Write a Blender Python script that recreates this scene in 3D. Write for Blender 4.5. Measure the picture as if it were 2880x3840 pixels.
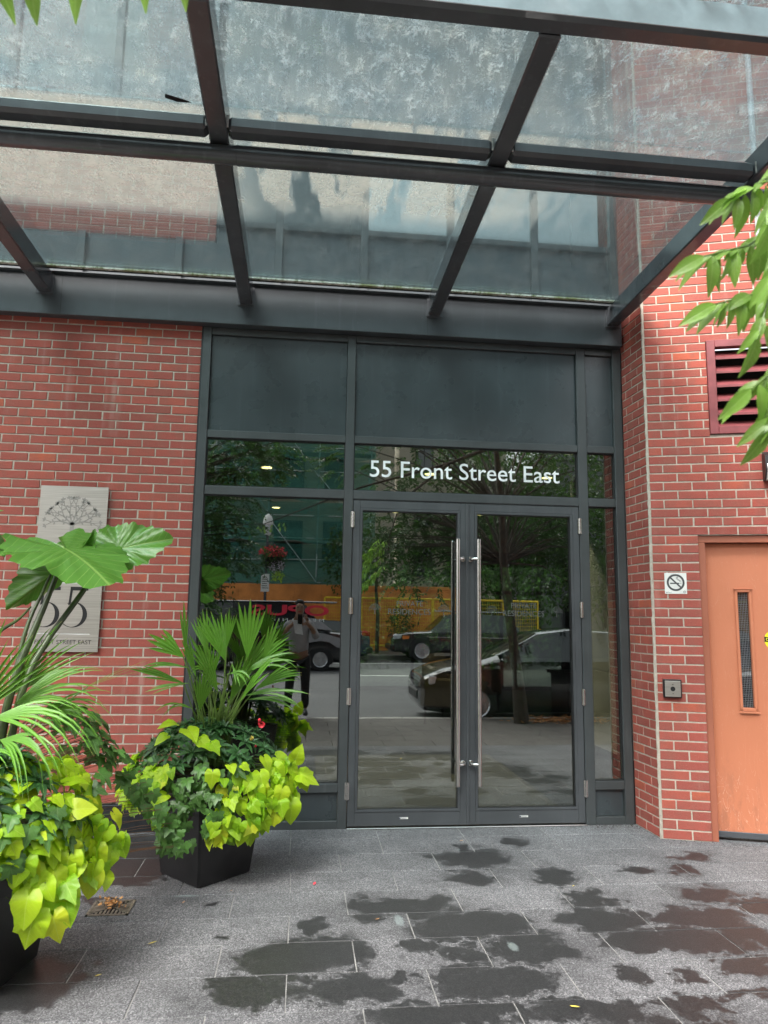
import bpy, bmesh, math, random
from mathutils import Vector, Matrix, Quaternion, noise as mnoise
random.seed(7)
for o in list(bpy.data.objects): bpy.data.objects.remove(o)
SC = bpy.context.scene
COL = SC.collection
R = math.radians

# ------------------------------------------------------------------ camera
cd = bpy.data.cameras.new('camera')
cam = bpy.data.objects.new('camera', cd); COL.objects.link(cam); SC.camera = cam
cd.sensor_fit = 'VERTICAL'; cd.sensor_height = 36.0; cd.sensor_width = 27.0
cd.lens = 36.0 * 2728.9 / 3840.0
cd.clip_start = 0.02; cd.clip_end = 600
CAM = Vector((0.8255, -5.4733, 1.5079))
right = Vector((0.993617, -0.111805, 0.014985)); fwd = Vector((0.108553, 0.983821, 0.142524)); up = Vector((-0.030678, -0.139988, 0.989678))
cam.matrix_world = Matrix(((right.x, up.x, -fwd.x, CAM.x), (right.y, up.y, -fwd.y, CAM.y), (right.z, up.z, -fwd.z, CAM.z), (0, 0, 0, 1)))
cd.dof.use_dof = True; cd.dof.focus_distance = 5.3; cd.dof.aperture_fstop = 5.0

# ------------------------------------------------------------------ sky, sun, exposure
SUN_EL, SUN_AZ = 52, 215      # sun behind the camera, veiled by cloud
w = bpy.data.worlds.new('World'); SC.world = w; w.use_nodes = True
nt = w.node_tree; nt.nodes.clear()
sky = nt.nodes.new('ShaderNodeTexSky'); sky.sky_type = 'NISHITA'; sky.sun_disc = False
sky.sun_elevation = R(SUN_EL); sky.sun_rotation = R(SUN_AZ); sky.air_density = 1.0; sky.dust_density = 6.0; sky.ozone_density = 1.0
hs = nt.nodes.new('ShaderNodeHueSaturation'); hs.inputs['Saturation'].default_value = 0.22
bg = nt.nodes.new('ShaderNodeBackground'); bg.inputs['Strength'].default_value = 0.15
wo = nt.nodes.new('ShaderNodeOutputWorld')
nt.links.new(sky.outputs[0], hs.inputs['Color']); nt.links.new(hs.outputs[0], bg.inputs[0]); nt.links.new(bg.outputs[0], wo.inputs[0])
sd = bpy.data.lights.new('sun', 'SUN'); sd.energy = 1.0; sd.angle = R(25); sd.color = (1, 0.97, 0.92)
sun = bpy.data.objects.new('sun', sd); COL.objects.link(sun)
az = R(SUN_AZ)
sdir = Vector((math.sin(az) * math.cos(R(SUN_EL)), math.cos(az) * math.cos(R(SUN_EL)), math.sin(R(SUN_EL))))
sun.rotation_euler = sdir.to_track_quat('Z', 'Y').to_euler()
sun.location = (0, -10, 20)
vs = SC.view_settings; vs.view_transform = 'Standard'; vs.look = 'None'; vs.exposure = 1.75; vs.gamma = 1.0; vs.use_curve_mapping = False
SC.render.engine = 'CYCLES'
cy = SC.cycles; cy.max_bounces = 10; cy.diffuse_bounces = 3; cy.glossy_bounces = 4; cy.transmission_bounces = 6; cy.transparent_max_bounces = 24
cy.use_denoising = True; cy.caustics_reflective = False; cy.caustics_refractive = False; cy.sample_clamp_indirect = 8

# ------------------------------------------------------------------ material helpers
def mat(name):
    m = bpy.data.materials.new(name); m.use_nodes = True; m.node_tree.nodes.clear(); return m
class NT:
    def __init__(s, m): s.t = m.node_tree; s.out = s.n('OutputMaterial')
    def n(s, k, **kw):
        x = s.t.nodes.new('ShaderNode' + k)
        for a, b in kw.items(): setattr(x, a, b)
        return x
    def l(s, a, b): s.t.links.new(a, b)
    def v(s, node, key, val):
        if hasattr(val, 'node'): s.l(val, node.inputs[key])
        else: node.inputs[key].default_value = val
    def math(s, op, a, b=None, c=None, clamp=False):
        x = s.n('Math', operation=op); x.use_clamp = clamp
        s.v(x, 0, a)
        if b is not None: s.v(x, 1, b)
        if c is not None: s.v(x, 2, c)
        return x.outputs[0]
    def vm(s, op, a, b=None):
        x = s.n('VectorMath', operation=op); s.v(x, 0, a)
        if b is not None: s.v(x, 1, b)
        return x.outputs['Value'] if op in ('LENGTH', 'DOT_PRODUCT', 'DISTANCE') else x.outputs[0]
    def noise(s, vec, scale, detail=4, rough=.55, dist=0):
        x = s.n('TexNoise'); s.l(vec, x.inputs['Vector']); x.inputs['Scale'].default_value = scale; x.inputs['Detail'].default_value = detail
        x.inputs['Roughness'].default_value = rough; x.inputs['Distortion'].default_value = dist; return x.outputs['Fac']
    def voro(s, vec, scale, feature='F1', out='Distance', rnd=1):
        x = s.n('TexVoronoi', feature=feature); s.l(vec, x.inputs['Vector']); x.inputs['Scale'].default_value = scale
        x.inputs['Randomness'].default_value = rnd; return x.outputs[out]
    def ramp(s, f, stops, interp='LINEAR'):
        x = s.n('ValToRGB'); s.l(f, x.inputs[0]); e = x.color_ramp.elements; x.color_ramp.interpolation = interp
        while len(e) < len(stops): e.new(.5)
        for i, (p, c) in enumerate(stops): e[i].position = p; e[i].color = (c if hasattr(c, '__len__') else (c, c, c)) + (() if hasattr(c, '__len__') and len(c) == 4 else (1,)) if hasattr(c, '__len__') else (c, c, c, 1)
        return x.outputs[0]
    def sstep(s, f, a, b):
        x = s.n('MapRange', interpolation_type='SMOOTHSTEP'); s.v(x, 0, f); x.inputs[1].default_value = a; x.inputs[2].default_value = b; return x.outputs[0]
    def mix(s, f, a, b, blend='MIX'):
        x = s.n('Mix', data_type='RGBA', blend_type=blend); s.v(x, 0, f)
        for k, c in ((6, a), (7, b)):
            if hasattr(c, 'node'): s.l(c, x.inputs[k])
            else: x.inputs[k].default_value = tuple(c) + (1,) if len(c) == 3 else c
        return x.outputs[2]
    def pos(s): return s.n('NewGeometry').outputs['Position']
    def obj(s): return s.n('TexCoord').outputs['Object']
    def uv(s): return s.n('TexCoord').outputs['UV']
    def scale(s, vec, sx, sy, sz): 
        return s.vm('MULTIPLY', vec, (sx, sy, sz))
    def bump(s, h, strength=.3, dist=.01):
        x = s.n('Bump'); s.l(h, x.inputs['Height']); x.inputs['Strength'].default_value = strength; x.inputs['Distance'].default_value = dist; return x.outputs[0]
    def pbr(s, color=(.5, .5, .5), rough=.5, metal=0, normal=None, spec=.5, coat=0, trans=0, alpha=None, link=True, emis=None, estr=0):
        x = s.n('BsdfPrincipled')
        s.v(x, 'Base Color', (tuple(color) + (1,)) if not hasattr(color, 'node') else color)
        s.v(x, 'Roughness', rough); s.v(x, 'Metallic', metal); s.v(x, 'Specular IOR Level', spec); s.v(x, 'Coat Weight', coat)
        if trans: s.v(x, 'Transmission Weight', trans)
        if normal is not None: s.l(normal, x.inputs['Normal'])
        if alpha is not None: s.v(x, 'Alpha', alpha)
        if emis: x.inputs['Emission Color'].default_value = tuple(emis) + (1,); x.inputs['Emission Strength'].default_value = estr
        if link: s.l(x.outputs[0], s.out.inputs[0])
        return x.outputs[0]
M = {}
def simple(name, color, rough=.5, metal=0, var=.15, nscale=6, bump=.05, bscale=60, spec=.5, coat=0, bdist=.004):
    m = mat(name); t = NT(m); p = t.pos()
    f = t.noise(p, nscale, 5)
    lo = tuple(c * (1 - var) for c in color); hi = tuple(min(1, c * (1 + var)) for c in color)
    c = t.mix(t.sstep(f, .3, .7), lo, hi)
    rr = t.math('MULTIPLY_ADD', f, .12, rough - .06)
    nrm = t.bump(t.noise(p, bscale, 4), bump, bdist) if bump else None
    t.pbr(c, rr, metal, nrm, spec, coat); M[name] = m; return m

# ------------------------------------------------------------------ mesh helpers
class MB:
    def __init__(s): s.v = []; s.f = []; s.uv = []; s.mi = []
    def add(s, vs, fs, uvs=None, mi=0):
        n = len(s.v); s.v += [tuple(p) for p in vs]; s.f += [tuple(n + i for i in f) for f in fs]
        s.uv += (uvs if uvs else [(0, 0)] * len(vs)); s.mi += [mi] * len(fs)
    def box(s, x0, x1, y0, y1, z0, z1, mi=0, M4=None):
        vs = [(x0, y0, z0), (x1, y0, z0), (x1, y1, z0), (x0, y1, z0), (x0, y0, z1), (x1, y0, z1), (x1, y1, z1), (x0, y1, z1)]
        if M4: vs = [tuple(M4 @ Vector(p)) for p in vs]
        s.add(vs, [(0, 3, 2, 1), (4, 5, 6, 7), (0, 1, 5, 4), (1, 2, 6, 5), (2, 3, 7, 6), (3, 0, 4, 7)], mi=mi)
    def bbox(s, x0, x1, y0, y1, z0, z1, b=.004, mi=0, M4=None):   # chamfered box
        vs = []; 
        for z, i in ((z0, b), (z0 + b, 0), (z1 - b, 0), (z1, b)):
            for (cx, cy, sx, sy) in ((x0, y0, 1, 1), (x1, y0, -1, 1), (x1, y1, -1, -1), (x0, y1, 1, -1)):
                if i: vs += [(cx + sx * b, cy + sy * b, z)] * 1
                else: vs += [(cx + sx * b, cy, z), (cx, cy + sy * b, z)] if (sx, sy) in ((1, 1), (-1, -1)) else [(cx + sx * b, cy, z), (cx, cy + sy * b, z)]
        # index: bottom 0-3, ring1 4-11, ring2 12-19, top 20-23
        # order ring points: c0:(x+b,y0)=4,(x0,y+b)=5; c1:(x1-b,y0)=6,(x1,y+b)=7; c2:(x1-b,y1)=8,(x1,y1-b)=9; c3:(x0+b,y1)=10,(x0,y1-b)=11
        f = [(3, 2, 1, 0), (20, 21, 22, 23)]
        r = [4, 6, 7, 9, 8, 10, 11, 5]
        for k in range(8):
            a, c = r[k], r[(k + 1) % 8]; f.append((a, c, c + 8, a + 8))
        bt = {4: 0, 6: 1, 7: 1, 9: 2, 8: 2, 10: 3, 11: 3, 5: 0}
        for k in range(8):
            a, c = r[k], r[(k + 1) % 8]
            if bt[a] != bt[c]: f.append((bt[a], bt[c], c, a)); f.append((a + 8, c + 8, bt[c] + 20, bt[a] + 20))
            else: f.append((bt[a], c, a)); f.append((a + 8, c + 8, bt[a] + 20))
        if M4: vs = [tuple(M4 @ Vector(p)) for p in vs]
        s.add(vs, f, mi=mi)
    def tube(s, pts, rad, seg=8, caps=True, mi=0):
        pts = [Vector(p) for p in pts]; n = len(pts); rr = rad if hasattr(rad, '__len__') else [rad] * n
        base = len(s.v); prev = None; vs = []; fs = []
        for i, p in enumerate(pts):
            d = (pts[min(i + 1, n - 1)] - pts[max(i - 1, 0)]).normalized()
            if prev is None:
                a = d.orthogonal().normalized()
            else:
                a = (prev - d * prev.dot(d)).normalized()
            prev = a; b = d.cross(a)
            for k in range(seg):
                t = 2 * math.pi * k / seg; vs.append(p + (a * math.cos(t) + b * math.sin(t)) * rr[i])
        for i in range(n - 1):
            for k in range(seg):
                k2 = (k + 1) % seg; fs.append((i * seg + k, i * seg + k2, (i + 1) * seg + k2, (i + 1) * seg + k))
        if caps: fs.append(tuple(reversed(range(seg)))); fs.append(tuple(range((n - 1) * seg, n * seg)))
        s.add(vs, fs, mi=mi)
    def lathe(s, prof, c=(0, 0, 0), seg=20, M4=None, mi=0):
        vs = []; fs = []; n = len(prof)
        for r, z in prof:
            for k in range(seg):
                t = 2 * math.pi * k / seg; vs.append(Vector((c[0] + r * math.cos(t), c[1] + r * math.sin(t), c[2] + z)))
        if M4: vs = [M4 @ v for v in vs]
        for i in range(n - 1):
            for k in range(seg):
                k2 = (k + 1) % seg; fs.append((i * seg + k, i * seg + k2, (i + 1) * seg + k2, (i + 1) * seg + k))
        fs.append(tuple(reversed(range(seg)))); fs.append(tuple(range((n - 1) * seg, n * seg)))
        s.add(vs, fs, mi=mi)
    def prism(s, poly, fn, d0, d1, mi=0):   # poly: 2D points (ccw); fn(u,v,d)->xyz
        n = len(poly); vs = [fn(u, v, d0) for u, v in poly] + [fn(u, v, d1) for u, v in poly]
        s.add(vs, [tuple(range(n)), tuple(reversed(range(n, 2 * n)))] + [(i, i + n, (i + 1) % n + n, (i + 1) % n) for i in range(n)], mi=mi)
    def mesh(s, name, mats, smooth=False):
        me = bpy.data.meshes.new(name); me.from_pydata(s.v, [], s.f)
        if any(u != (0, 0) for u in s.uv):
            ul = me.uv_layers.new(name='UVMap')
            for li, l in enumerate(me.loops): ul.data[li].uv = s.uv[l.vertex_index]
        for m in (mats if isinstance(mats, (list, tuple)) else [mats]): me.materials.append(m)
        if any(s.mi): me.polygons.foreach_set('material_index', s.mi)
        if smooth: me.polygons.foreach_set('use_smooth', [True] * len(me.polygons))
        me.update(); return me
def autosmooth(me, ang=40):
    me.polygons.foreach_set('use_smooth', [True] * len(me.polygons))
    bm = bmesh.new(); bm.from_mesh(me)
    for e in bm.edges:
        if len(e.link_faces) == 2 and e.calc_face_angle(0) > R(ang): e.smooth = False
    bm.to_mesh(me); bm.free()
def fixn(me):
    bm = bmesh.new(); bm.from_mesh(me); bmesh.ops.recalc_face_normals(bm, faces=bm.faces); bm.to_mesh(me); bm.free(); return me
def root_loc(o):
    v = Vector((0, 0, 0))
    while o is not None: v = v + o.location; o = o.parent
    return v
def link(name, me, parent=None, loc=None, world=True, kind=None):
    """world=True: mesh coordinates are world coordinates, parent chain unrotated"""
    o = bpy.data.objects.new(name, me); COL.objects.link(o)
    if parent is not None:
        o.parent = parent
        if world: o.location = (Vector(loc) if loc is not None else Vector((0, 0, 0))) - root_loc(parent)
        elif loc is not None: o.location = loc
    elif loc is not None: o.location = loc
    if kind: o['kind'] = kind
    return o
def part(name, mb, m, parent, smooth=None, world=True, fix=True, kind=None, label=None):
    me = mb.mesh(name, m)
    if fix: fixn(me)
    if smooth: autosmooth(me, smooth)
    o = link(name, me, parent, world=world, kind=kind)
    if label: o['label'] = label
    return o
def thing(name, label, cat, loc=(0, 0, 0), group=None, rz=0):
    o = bpy.data.objects.new(name, None); COL.objects.link(o); o.location = loc; o.rotation_euler = (0, 0, rz); o.empty_display_size = .1
    o['label'] = label; o['category'] = cat
    if group: o['group'] = group
    return o
def tag(o, label, cat, group=None):
    o['label'] = label; o['category'] = cat
    if group: o['group'] = group
    return o
def struct(name, mb, m, smooth=None):
    o = part(name, mb, m, None, smooth); o['kind'] = 'structure'; return o
def text_mesh(txt, width=None, height=None, extr=.001, align='LEFT', mirror=False, bold=0):
    cu = bpy.data.curves.new('txt', 'FONT'); cu.body = txt; cu.extrude = 0; cu.resolution_u = 4; cu.offset = bold
    o = bpy.data.objects.new('txt', cu); COL.objects.link(o)
    dg = bpy.context.evaluated_depsgraph_get(); me = bpy.data.meshes.new_from_object(o.evaluated_get(dg))
    bpy.data.objects.remove(o)
    xs = [v.co.x for v in me.vertices]; ys = [v.co.y for v in me.vertices]
    x0, x1, y0, y1 = min(xs), max(xs), min(ys), max(ys)
    sx = width / (x1 - x0) if width else None; sy = height / (y1 - y0) if height else None
    sx = sx or sy; sy = sy or sx
    vs = [((v.co.x - x0) * sx, (v.co.y - y0) * sy) for v in me.vertices]
    fs = [tuple(p.vertices) for p in me.polygons]
    bpy.data.meshes.remove(me)
    return vs, fs, (x1 - x0) * sx, (y1 - y0) * sy
def put_text(mb, txt, fn, width=None, height=None, mi=0, bold=0):
    vs, fs, w_, h_ = text_mesh(txt, width, height, bold=bold)
    mb.add([fn(u, v) for u, v in vs], fs, mi=mi); return w_, h_
# ------------------------------------------------------------------ materials
def brick_material(name, per_island):
    m = mat(name); t = NT(m); p = t.pos()
    if per_island: rnd = t.n('NewGeometry').outputs['Random Per Island']
    else: rnd = t.n('ObjectInfo').outputs['Random']
    wn = t.n('TexWhiteNoise', noise_dimensions='1D'); t.l(rnd, wn.inputs['W']); r2 = wn.outputs['Value']
    base = t.ramp(rnd, [(0, (.265, .062, .050)), (.3, (.315, .071, .056)), (.7, (.365, .080, .060)), (.96, (.40, .090, .062)), (1, (.47, .105, .05))])
    blot = t.noise(p, 9, 5, .6)
    c = t.mix(t.sstep(blot, .35, .75), base, (.27, .088, .066))
    c = t.mix(t.math('MULTIPLY', t.sstep(t.noise(p, .9, 4, .6), .50, .70), .16), c, (.20, .07, .055))
    fine = t.noise(p, 160, 3, .7)
    c = t.mix(t.math('MULTIPLY', t.sstep(fine, .35, .75), .45), c, (.40, .13, .095))
    sp = t.sstep(t.voro(p, 120), .16, .05)
    sp2 = t.math('MULTIPLY', sp, t.sstep(t.noise(p, 35, 2), .56, .66))
    c = t.mix(t.math('MULTIPLY', sp2, .8), c, (.66, .45, .38))
    dk = t.math('MULTIPLY', t.sstep(t.voro(p, 75), .12, .05), t.sstep(r2, .1, .9))
    c = t.mix(t.math('MULTIPLY', dk, .7), c, (.07, .03, .03))
    # run-off whitening in vertical streaks
    st = t.noise(t.scale(p, 9, 9, .55), 1, 4, .6)
    st2 = t.math('MULTIPLY', t.sstep(st, .54, .74), t.sstep(t.noise(p, 2.1, 3), .42, .65))
    c = t.mix(t.math('MULTIPLY', st2, .32), c, (.58, .42, .37))
    h = t.math('ADD', t.math('MULTIPLY', t.noise(p, 220, 3, .7), .6), t.noise(p, 45, 4))
    t.pbr(c, .82, 0, t.bump(h, .55, .004), .25); M[name] = m
brick_material('brick', False); brick_material('brick_far', True)
def mortar_material():
    m = mat('mortar'); t = NT(m); p = t.pos()
    f = t.noise(p, 30, 5, .7)
    c = t.ramp(f, [(.25, (.38, .34, .28)), (.5, (.50, .45, .375)), (.8, (.62, .56, .47))])
    c = t.mix(t.math('MULTIPLY', t.sstep(t.noise(p, 1.3, 3), .45, .7), .3), c, (.45, .36, .31))
    t.pbr(c, .95, 0, t.bump(t.noise(p, 130, 4, .75), .8, .006), .1); M['mortar'] = m
mortar_material()
def steel_paint(name, color, rough=.38, spots=True, tint=.12, coat=0):
    m = mat(name); t = NT(m); p = t.pos()
    f = t.noise(p, 3, 4)
    c = t.mix(t.sstep(f, .3, .7), tuple(x * (1 - tint) for x in color), tuple(x * (1 + tint) for x in color))
    st = t.noise(t.scale(p, 22, 22, 1.2), 1, 4, .6)
    c = t.mix(t.math('MULTIPLY', t.sstep(st, .55, .8), .25), c, tuple(min(1, x * 2.2 + .02) for x in color))
    if spots:
        s1 = t.math('MULTIPLY', t.sstep(t.voro(p, 26), .05, .02), t.sstep(t.noise(p, 6, 2), .5, .6))
        c = t.mix(t.math('MULTIPLY', s1, .7), c, (.45, .45, .43))
    nb = t.bump(t.math('ADD', t.noise(p, 90, 3), t.math('MULTIPLY', t.noise(p, 4, 2), .3)), .05, .003)
    t.pbr(c, t.math('MULTIPLY_ADD', t.noise(p, 5, 4), .08, rough - .04), 0, nb, .5, coat); M[name] = m
steel_paint('frame', (.056, .062, .063), .36)
steel_paint('frame_door', (.068, .073, .077), .34)
steel_paint('panel', (.046, .056, .060), .28)
steel_paint('fascia', (.052, .060, .065), .34)
steel_paint('canopy_steel', (.066, .071, .078), .24, coat=.45)
simple('sky_sheen_grey', (.66, .69, .72), .35, .1, .12, bump=.1)  # pale tone standing in for sky light on the front beam
simple('gasket', (.012, .012, .013), .6)
simple('black_fill', (.006, .006, .007), .8, bump=0)
# granite
def granite():
    WET = [(1.96,-0.67,0.24,0.17),(2.38,-1.04,0.13,0.13),(2.31,-0.37,0.07,0.07),(1.93,-0.45,0.05,0.07),(3.11,-1.39,0.16,0.11),(3.34,-1.56,0.12,0.11),(2.88,-1.68,0.25,0.13),(2.44,-1.4,0.15,0.1),(1.86,-1.05,0.14,0.12),(1.39,-1.42,0.28,0.13),(1.18,-1.44,0.07,0.14),(1.71,-1.68,0.31,0.16),(2.4,-1.66,0.21,0.15),(1.95,-1.96,0.2,0.13),(1.43,-1.9,0.1,0.08),(1.61,-1.99,0.09,0.1),(1.03,-1.92,0.16,0.16),(2.46,-1.92,0.16,0.1),(2.73,-1.94,0.22,0.13),(3.05,-1.9,0.13,0.17),(1.68,-2.25,0.26,0.14),(1.06,-2.26,0.2,0.13),(1.3,-2.17,0.07,0.07),(2.52,-2.26,0.07,0.06),(2.31,-2.23,0.07,0.07),(2.85,-2.19,0.15,0.08),(1.46,-2.5,0.36,0.09),(2.0,-2.5,0.23,0.1),(2.41,-2.5,0.14,0.08),(2.7,-2.44,0.13,0.04),(3.38,-0.74,0.12,0.07),(2.91,-0.96,0.1,0.05),(3.2,-0.96,0.08,0.1),(-0.19,-0.51,0.3,0.44),(-0.07,-0.9,0.15,0.12),(-0.25,-2.15,0.18,0.22),(-0.22,-1.22,0.12,0.05),(0.93,-1.65,0.06,0.11),(0.4,-1.31,0.04,0.03),(0.51,-1.7,0.04,0.03),(0.02,-1.97,0.03,0.02),(0.83,-1.96,0.23,0.16),(0.67,-2.23,0.21,0.12),(2.2,-2.75,.4,.15),(1.2,-2.9,.4,.2)]
    m = mat('granite'); t = NT(m); p = t.pos(); oi = t.n('ObjectInfo').outputs['Random']
    flat = t.scale(p, 1, 1, 0)
    warp = t.n('TexNoise'); t.l(flat, warp.inputs['Vector']); warp.inputs['Scale'].default_value = 7; warp.inputs['Detail'].default_value = 5; warp.inputs['Roughness'].default_value = .6
    wv = t.vm('MULTIPLY', t.vm('SUBTRACT', warp.outputs['Color'], (.5, .5, .5)), (.42, .42, 0))
    w2 = t.n('TexNoise'); t.l(flat, w2.inputs['Vector']); w2.inputs['Scale'].default_value = 34; w2.inputs['Detail'].default_value = 4
    q = t.vm('ADD', t.vm('ADD', flat, wv), t.vm('MULTIPLY', t.vm('SUBTRACT', w2.outputs['Color'], (.5, .5, .5)), (.085, .085, 0)))
    d = None
    for (x, y, rx, ry) in WET:
        e = t.vm('LENGTH', t.vm('MULTIPLY', t.vm('SUBTRACT', q, (x, y, 0)), (1 / rx / 1.08, 1 / ry / 1.08, 0)))
        d = e if d is None else t.math('MINIMUM', d, e)
    wet = t.math('ADD', t.math('MULTIPLY', t.sstep(d, 1.05, .93), .48), t.math('MULTIPLY', t.sstep(d, 1.32, .72), .52))
    # patches of damp that are a little drier inside
    patch = t.math('MULTIPLY_ADD', t.sstep(t.noise(flat, 14, 4, .7), .66, .72), -.85, 1)
    wet = t.math('MULTIPLY', wet, patch)
    halo = t.math('MULTIPLY', t.sstep(d, 2.2, .9), .35)
    sp = t.noise(p, 150, 2, .8); sp2 = t.voro(p, 190, out='Color')
    bw = t.n('RGBToBW'); t.l(sp2, bw.inputs[0])
    g = t.math('ADD', t.math('MULTIPLY', sp, .55), t.math('MULTIPLY', bw.outputs[0], .45))
    dry = t.ramp(g, [(.25, (.062, .062, .065)), (.44, (.125, .125, .129)), (.60, (.235, .235, .24)), (.76, (.44, .44, .445))])
    blot = t.noise(flat, 1.8, 5, .6)
    dry = t.mix(t.math('MULTIPLY', t.sstep(blot, .35, .7), .42), dry, (.055, .055, .058))
    dirt = t.noise(flat, 11, 5, .7)
    dry = t.mix(t.math('MULTIPLY', t.sstep(dirt, .52, .72), .35), dry, (.050, .049, .048))
    pv = t.math('MULTIPLY_ADD', oi, .22, .89)
    dry = t.mix(1, dry, t.n('CombineColor').outputs[0], 'MIX') if False else dry
    hv = t.n('HueSaturation'); t.l(dry, hv.inputs['Color']); t.l(pv, hv.inputs['Value']); dry = hv.outputs[0]
    wetc = t.ramp(g, [(.25, (.012, .012, .0125)), (.5, (.024, .024, .0245)), (.8, (.06, .06, .06))])
    c = t.mix(wet, t.mix(halo, dry, wetc), wetc)
    # dried white mineral spots seen on two stones
    ms = None
    for (x, y, rx, ry) in ((1.36, -1.60, .035, .10), (1.85, -1.93, .035, .07), (.25, -1.20, .10, .03)):
        e = t.vm('LENGTH', t.vm('MULTIPLY', t.vm('SUBTRACT', flat, (x, y, 0)), (1 / rx, 1 / ry, 0)))
        ms = e if ms is None else t.math('MINIMUM', ms, e)
    msf = t.math('MULTIPLY', t.sstep(t.math('ADD', ms, t.math('MULTIPLY', t.noise(p, 60, 4, .8), 1.1)), 1.35, 1.0), .38)
    c = t.mix(msf, c, (.30, .36, .35))
    rough = t.math('MULTIPLY_ADD', wet, -.27, .66)
    hh = t.math('MULTIPLY', t.noise(p, 180, 3, .8), t.math('MULTIPLY_ADD', wet, -.3, 1))
    t.pbr(c, rough, 0, t.bump(hh, .35, .003), t.math('MULTIPLY_ADD', wet, .22, .18)); M['granite'] = m
granite()
def concrete(name, lo, hi, s=4, rough=.85):
    m = mat(name); t = NT(m); p = t.pos()
    f = t.math('ADD', t.math('MULTIPLY', t.noise(p, s, 6, .65), .6), t.math('MULTIPLY', t.noise(p, s * 25, 3, .7), .4))
    c = t.ramp(f, [(.3, lo), (.7, hi)])
    cr = t.sstep(t.voro(t.vm('ADD', p, t.vm('MULTIPLY', t.n('TexNoise').outputs['Color'], (.3, .3, .3))), .35, 'DISTANCE_TO_EDGE'), .006, .0)
    c = t.mix(t.math('MULTIPLY', cr, .6), c, (.02, .02, .02))
    t.pbr(c, rough, 0, t.bump(t.noise(p, s * 30, 3, .7), .4, .005), .3); M[name] = m
concrete('paving_concrete', (.10, .092, .085), (.18, .165, .15))
concrete('kerb_stone', (.30, .29, .27), (.46, .44, .41))
concrete('asphalt', (.07, .07, .072), (.125, .124, .123), 1.2)
concrete('earth', (.03, .025, .02), (.07, .055, .045), 8)
concrete('joint_sand', (.10, .10, .098), (.42, .41, .39), 3)
concrete('slate', (.018, .019, .021), (.035, .036, .038), 3, .35)
concrete('plaster_beige', (.40, .38, .34), (.48, .455, .41), 2)
concrete('render_beige', (.46, .41, .31), (.56, .50, .40), 1)
concrete('cream_wall', (.50, .45, .36), (.62, .57, .47), .7)
concrete('dark_wall', (.020, .021, .022), (.035, .036, .037), 2)
concrete('grey_wall', (.17, .18, .185), (.25, .26, .265), .7)
simple('white_line', (.7, .7, .66), .7, nscale=12)
# glass
def glass(name, tint=(.55, .62, .60), fac=.24, rough=0.0):
    m = mat(name); t = NT(m); p = t.pos()
    tr = t.n('BsdfTransparent'); tr.inputs[0].default_value = tint + (1,)
    gl = t.n('BsdfGlossy'); gl.inputs['Roughness'].default_value = rough; gl.inputs[0].default_value = (.92, .97, .95, 1)
    t.l(t.bump(t.noise(p, 1.3, 1), .010, .05), gl.inputs['Normal'])
    fr = t.n('LayerWeight'); fr.inputs[0].default_value = .25
    f = t.math('MULTIPLY_ADD', fr.outputs['Fresnel'], .8, fac, clamp=True)
    mx = t.n('MixShader'); t.l(f, mx.inputs[0]); t.l(tr.outputs[0], mx.inputs[1]); t.l(gl.outputs[0], mx.inputs[2]); t.l(mx.outputs[0], t.out.inputs[0])
    M[name] = m
glass('door_glass', (.45, .50, .48), .25)
glass('window_glass', (.25, .32, .32), .45)
glass('dark_window', (.06, .08, .08), .10)
glass('clear_glass', (.9, .93, .92), .05)
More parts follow.
